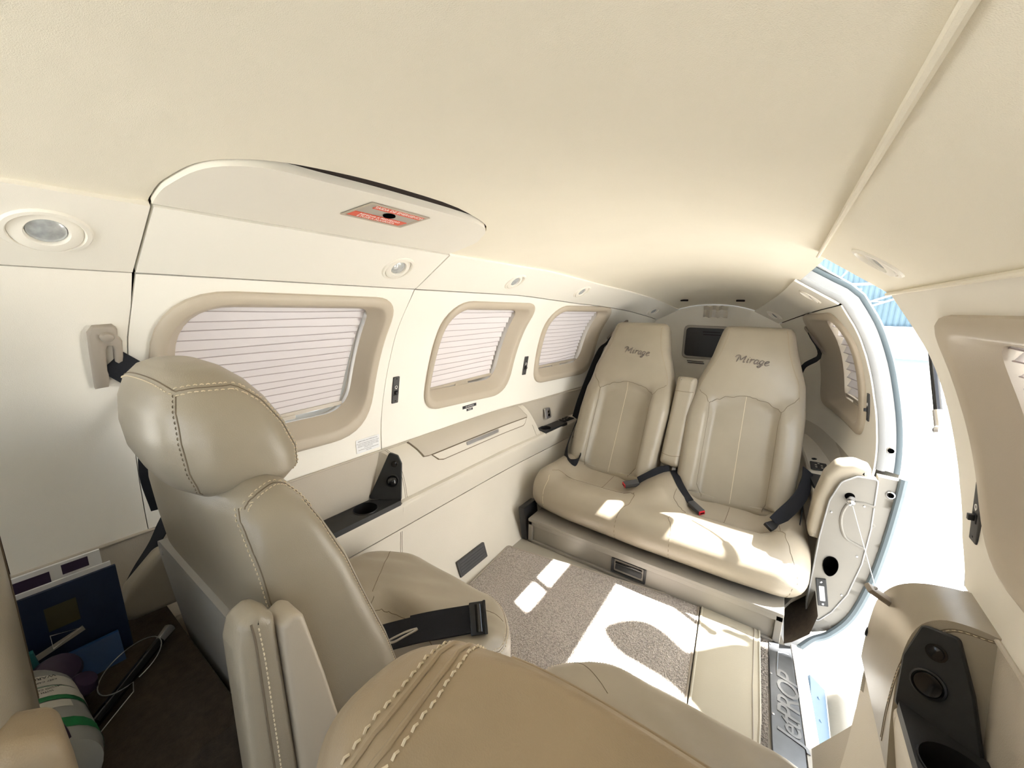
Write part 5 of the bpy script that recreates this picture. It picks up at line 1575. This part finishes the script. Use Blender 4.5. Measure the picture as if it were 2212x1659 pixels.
# books and folders leaning on the side wall
def board(name, label, cat, y0, y1, zb, zt, xb, xt, th, mat, skew=0.0, group=None):
    root = thing(name, label, cat, ((xb + xt) / 2, (y0 + y1) / 2, zb), group)
    def bp(y, z, h):
        t = (z - zb) / (zt - zb)
        return V((xb + (xt - xb) * t + h, y + skew * t, z))
    MB().loft([[bp(y0, zb, h), bp(y1, zb, h), bp(y1, zt, h), bp(y0, zt, h)] for h in (-th, 0)]).build('cover', mat, root, smooth=False)
    return root, bp
m1, bp = board('magazine', 'white magazine with dark photographs, furthest back of the leaning stack', 'magazine', -.28, .084, .371, .542, -.512, -.531, .004, 'paper_white', -.0, 'leaning magazines')
for (ya, yb, za, zb_) in ((-.02, .030, .515, .535), (.042, .070, .523, .538), (-.2, -.03, .49, .535)):
    MB().loft([[bp(ya, za, h), bp(yb, za, h), bp(yb, zb_, h), bp(ya, zb_, h)] for h in (-.001, .0008)]).build('photo_print', 'dark_purple', m1, smooth=False)
m2, bp = board('magazine', 'thin white magazine showing only its edges in the leaning stack', 'magazine', -.28, .092, .371, .520, -.505, -.522, .003, 'paper_white', 0, 'leaning magazines')
m3, bp = board('book_folder', 'navy blue folder with faint yellow print leaning at the front of the stack', 'folder', -.28, .096, .371, .514, -.498, -.514, .005, 'cover_navy', 0)
MB().loft([[bp(ya, za, h), bp(yb, za, h), bp(yb, zb_, h), bp(ya, zb_, h)] for (ya, yb, za, zb_, h) in ((.016, .048, .452, .488, -.001), (.016, .048, .452, .488, .0006))]).build('yellow_print', 'belt_brown', m3, smooth=False)
tri = [(.016, .446), (.046, .438), (.016, .425)]
MB().tube([bp(a, b, .0008) for a, b in tri], .0010, 5, closed=True).build('triangle_print', 'label_white', m3)
MB().loft([[bp(-.05, .402, h), bp(.05, .432, h), bp(.048, .440, h), bp(-.05, .412, h)] for h in (-.001, .0006)]).build('pale_stripe', 'sign_grey', m3, smooth=False)
m4, bp = board('book_folder', 'plain bright blue folder lying lowest by the cabinet edge', 'folder', -.05, .082, .371, .412, -.470, -.490, .006, 'cover_blue', 0)
m5, bp = board('pouch', 'teal plastic pouch with a pale band in front of the folders', 'pouch', -.20, .008, .371, .448, -.452, -.478, .008, 'cover_teal', -.01)
MB().loft([[bp(-.2, .398, h), bp(.005, .412, h), bp(.005, .422, h), bp(-.2, .408, h)] for h in (-.001, .0008)]).build('pale_band', 'sign_grey', m5, smooth=False)
# white bottle lying with green label
jg = thing('oil_bottle', 'white plastic bottle with green and white label lying on the cabinet', 'bottle', (-.33, -.01, .37))
A0 = V((-.415, -.030, .430)); A1 = V((-.235, -.020, .428)); ax = (A1 - A0)
MB().lathe([(.010, -.035), (.017, -.034), (.018, -.012), (.030, -.002), (.046, .012), (.052, .030), (.052, .150), (.048, .168), (.034, .176), (0, .178)], A0, ax, 36).build('bottle_body', 'jug_white', jg)
axn = ax.normalized(); uu = V((.0, .62, .78)); uu = (uu - axn * uu.dot(axn)).normalized(); ww = axn.cross(uu)
def wrap(name, s0, s1, t0, t1, mat, r=.0525):
    n = 14
    rows = [[A0 + axn * s_ + (uu * math.cos(t) + ww * math.sin(t)) * r for t in [t0 + (t1 - t0) * i / n for i in range(n + 1)]] for s_ in (s0, s1)]
    return MB().loft(rows, False).build(name, mat, jg)
wrap('label_sheet', .040, .062, -1.3, 1.0, 'label_white'); wrap('green_label', .064, .094, -1.4, 1.0, 'label_green'); wrap('label_sheet', .066, .086, -1.4, .78, 'label_white', .053)
wrap('label_sheet', .096, .110, -.2, .9, 'label_white'); wrap('green_label', .132, .150, -1.5, 1.3, 'label_green')
for k, (s_, txt, sz) in enumerate(((.047, 'WARNING', .007), (.056, 'KEEP CAP CLOSED', .004), (.072, 'AVOID CONTACT', .004), (.078, 'WITH SKIN', .004), (.103, 'ONE LITRE', .004))):
    t = .25 if k < 4 else .55
    n = (uu * math.cos(t) + ww * math.sin(t)); tg = (-uu * math.sin(t) + ww * math.cos(t))
    text_mesh(txt, sz, (A0 + axn * s_ + n * .0536, tg, -axn if (tg.cross(-axn)).dot(n) > 0 else axn, n), 'dark_print', 'lettering', jg, .0001)
MB().lathe([(.020, -.056), (.021, -.036), (.019, -.034)], A0, ax, 24).build('bottle_cap', 'dark_purple', jg)
# black sunglasses-like strap piece and knob of a headset beside the bottle
hd = thing('headset', 'dark headset piece with curved band beside the bottle', 'headset', (-.36, .02, .38))
MB().tube(spline([(-.300, -.040, .500), (-.282, -.018, .500), (-.262, -.004, .480), (-.252, .0, .455)], 6), [.010] * 19, 10).build('head_band', 'dark_purple', hd)
MB().lathe([(.008, -.012), (.022, -.010), (.026, 0), (.022, .010), (.008, .014)], (-.440, .012, .425), (.6, .2, .8), 20).build('ear_cup', 'dark_purple', hd)
MB().lathe([(.008, -.010), (.016, -.008), (.018, 0), (.012, .010)], (-.410, .030, .410), (.3, .5, .8), 16).build('ear_cup', 'dark_purple', hd)
# black pointer rod and wire loop on the cabinet top
rd = thing('black_rod', 'glossy black rod with chrome tip lying on the cabinet top', 'rod', (-.43, .1, .38))
MB().tube([(-.360, .030, .380), (-.455, .120, .381)], .0075, 12).build('rod_tube', 'black_gloss', rd)
MB().tube([(-.455, .120, .381), (-.474, .138, .382)], [.0075, .009], 12).build('rod_tip', 'chrome', rd)
wl = MB().tube([(-.405 + .052 * math.cos(t), .078 + .036 * math.sin(t), .405 + .020 * math.sin(t + .6)) for t in [2 * PI * i / 36 for i in range(36)]] + [(-.352, .070, .400), (-.33, .03, .385), (-.30, .0, .375)], .0007, 6).build('wire_loop', 'wire')
tag(wl, 'thin loop of wire standing over the black rod', 'wire')

# ------------------------------------------------------------------ front seat, seen only at its edge
fs = thing('front_seat', 'tan leather front seat whose edge shows at the lower left corner', 'seat', (-.28, -.08, -.03))
lev = [(.05, .10, .48, -.20, -.020), (.30, .09, .49, -.18, -.012), (.50, .095, .485, -.16, -.0065), (.62, .11, .47, -.14, -.0045), (.70, .14, .44, -.125, -.004), (.735, .18, .40, -.11, -.018), (.745, .22, .36, -.095, -.035)]
rings = []
for a, b in zip(lev, lev[1:]):
    for k in range(3):
        t = k / 3; q = [a[i] + (b[i] - a[i]) * t for i in range(5)]
        rings.append([(-x, y, z) for x, y, z in sup(q[1], q[2], q[3], q[4], q[0], 40, 3.6)])
q = lev[-1]; rings.append([(-x, y, z) for x, y, z in sup(q[1], q[2], q[3], q[4], q[0], 40, 3.6)])
fb = MB().loft(rings).build('backrest', 'leather', fs, angle=80)
tf_ = closest(fb)
seam(fb, tf_, [(-.30, -.02, .735), (-.30, -.004, .70), (-.30, -.004, .62), (-.30, -.006, .5)], .0012)
ol = rounded([(-.25, .612), (-.02, .612), (.0035, .597), (.006, .545), (.0, .50), (-.25, .50)], [.01, .02, .02, .02, .02, .01], 4, 5)
slab(MB(), ol, .095, .150, .014, lambda a, b, h: V((-h, a, b)), .03, None, None, 4).build('armrest', 'leather_warm', fs, weld=True, angle=60)

# ------------------------------------------------------------------ front of the cockpit: panel and windscreen frame close the cabin ahead of the camera
wf_ = bpy.data.objects.new('wall_front', None); COL.objects.link(wf_); struct(wf_)
prof = [sec(-.745, s, 1) for s in [i * .25 for i in range(37)]]
pp2 = [(p.x, p.z) for p in prof] + [(-p.x, p.z) for p in reversed(prof[:-1])]
hl_ = [rounded([(sx * .03, .66), (sx * .56, .64), (sx * .49, .95), (sx * .03, 1.08)], .03, 4, 4) for sx in (-1, 1)]
vv, t3 = fill2d(pp2, hl_, .08)
mb = MB(); mb.add([(a, -.745, b) for a, b in vv], t3)
mb.build('bulkhead_frame', 'charcoal', wf_, smooth=False)
for L in hl_:
    vv, t3 = fill2d(L, (), .1)
    mb = MB(); mb.add([(a, -.748, b) for a, b in vv], t3)
    mb.build('windscreen_pane', 'pane', wf_)
MB().box((0, -.66, .52), (.96, .16, .30), None, .02).build('instrument_panel', 'charcoal', wf_)
# ------------------------------------------------------------------ outside the door
apron = MB().box((6, 14, -1.0), (90, 90, .1)).build('apron_ground', 'concrete', smooth=False)
tag(apron, 'sunlit pale concrete apron outside the open door', 'ground', kind='structure')
hg = thing('hangar_building', 'pale blue corrugated hangar wall with white trusses beyond the door', 'building', (6, 24, -.95))
N = 120
pts0, pts1 = [], []
for i in range(N * 2 + 1):
    x = -2 + i * .10
    y = 24.0 + (.05 if i % 2 else -.05)
    pts0.append((x, y, .30)); pts1.append((x, y, 9.0))
MB().loft([pts0, pts1], False).build('corrugated_wall', 'hangar_blue', hg, smooth=False)
MB().box((10, 24.0, -.33), (26, .3, 1.25)).build('base_wall', 'hangar_white', hg, smooth=False)
MB().box((10, 23.75, .30), (26, .25, .10)).build('wall_ledge', 'hangar_white', hg, smooth=False)
def bar(a, b, r=.05): return MB().tube([a, b], r, 6).build('truss_bar', 'hangar_white', hg)
bar((-1, 23.6, 2.05), (9.0, 23.6, 2.35), .055); bar((-1, 23.6, 1.75), (3.0, 23.6, 1.95), .03)
bar((2.2, 23.6, .9), (5.2, 23.6, 2.2), .04); bar((2.35, 23.6, .75), (5.35, 23.6, 2.05), .04)
bar((4.6, 23.6, 2.3), (7.2, 23.6, .35), .05); bar((2.0, 23.6, 2.1), (3.4, 23.6, 4.5), .03)
for i in range(6):
    a = V((2.2, 23.6, .9)).lerp(V((5.2, 23.6, 2.2)), i / 5); b = V((2.35, 23.6, .75)).lerp(V((5.35, 23.6, 2.05)), min(1, i / 5 + .1))
    bar(a, b, .025)
# added out-of-view panel on a strut, shaped to shade part of the doorway
blocker = thing('unseen_shade_blocker', 'added white panels, out of view, placed to shade the doorway and bench', 'aircraft', (3, 1.0, 1.45))
kz = 1.45
ol = [(x + .62 * kz, y + .30 * kz) for x, y in ((.035, 1.02), (.075, 1.085), (.125, 1.115), (.18, 1.105), (.235, 1.075), (.27, 1.085), (.33, 1.15), (.40, 1.20), (.60, 1.24), (3.5, 1.30), (3.5, .05), (.62, .20), (.46, .55), (.37, .84), (.27, .935), (.18, .955), (.10, .965))]
slab(MB(), dens([tuple(p[:2]) for p in spline([(a, b, 0) for a, b in ol], 3, True)], .2), kz, kz + .06, .02, (V((0, 0, 0)), V((1, 0, 0)), V((0, 1, 0)), V((0, 0, 1))), .3, None, None, 2).build('blocker_panel', 'white_paint', blocker, weld=True)
ol = [(x + .62 * 1.5, y + .30 * 1.5) for x, y in ((-.035, 1.355), (.0, 1.325), (.15, 1.318), (.6, 1.32), (3.0, 1.38), (3.0, 2.0), (.1, 1.9), (-.03, 1.75))]  # second added panel, shaped to shade the aft part of the bench
slab(MB(), dens(ol, .2), 1.5, 1.54, .015, (V((0, 0, 0)), V((1, 0, 0)), V((0, 1, 0)), V((0, 0, 1))), .3, None, None, 2).build('bench_blocker_panel', 'white_paint', blocker, weld=True)
MB().tube([(2.6, 1.0, 1.45), (2.9, 1.0, -.93)], .04, 10).build('blocker_strut', 'white_paint', blocker)
wf = thing('parked_aircraft', 'white painted panel with a light blue stripe across the apron', 'aircraft', (4, 12, -.95))
MB().box((5, 12.3, -.22), (10, .5, 1.02), None, .08).build('white_body', 'hangar_white', wf)
MB().box((5, 12.02, -.12), (10, .06, .09), None, .01).build('blue_stripe', 'stripe_blue', wf)
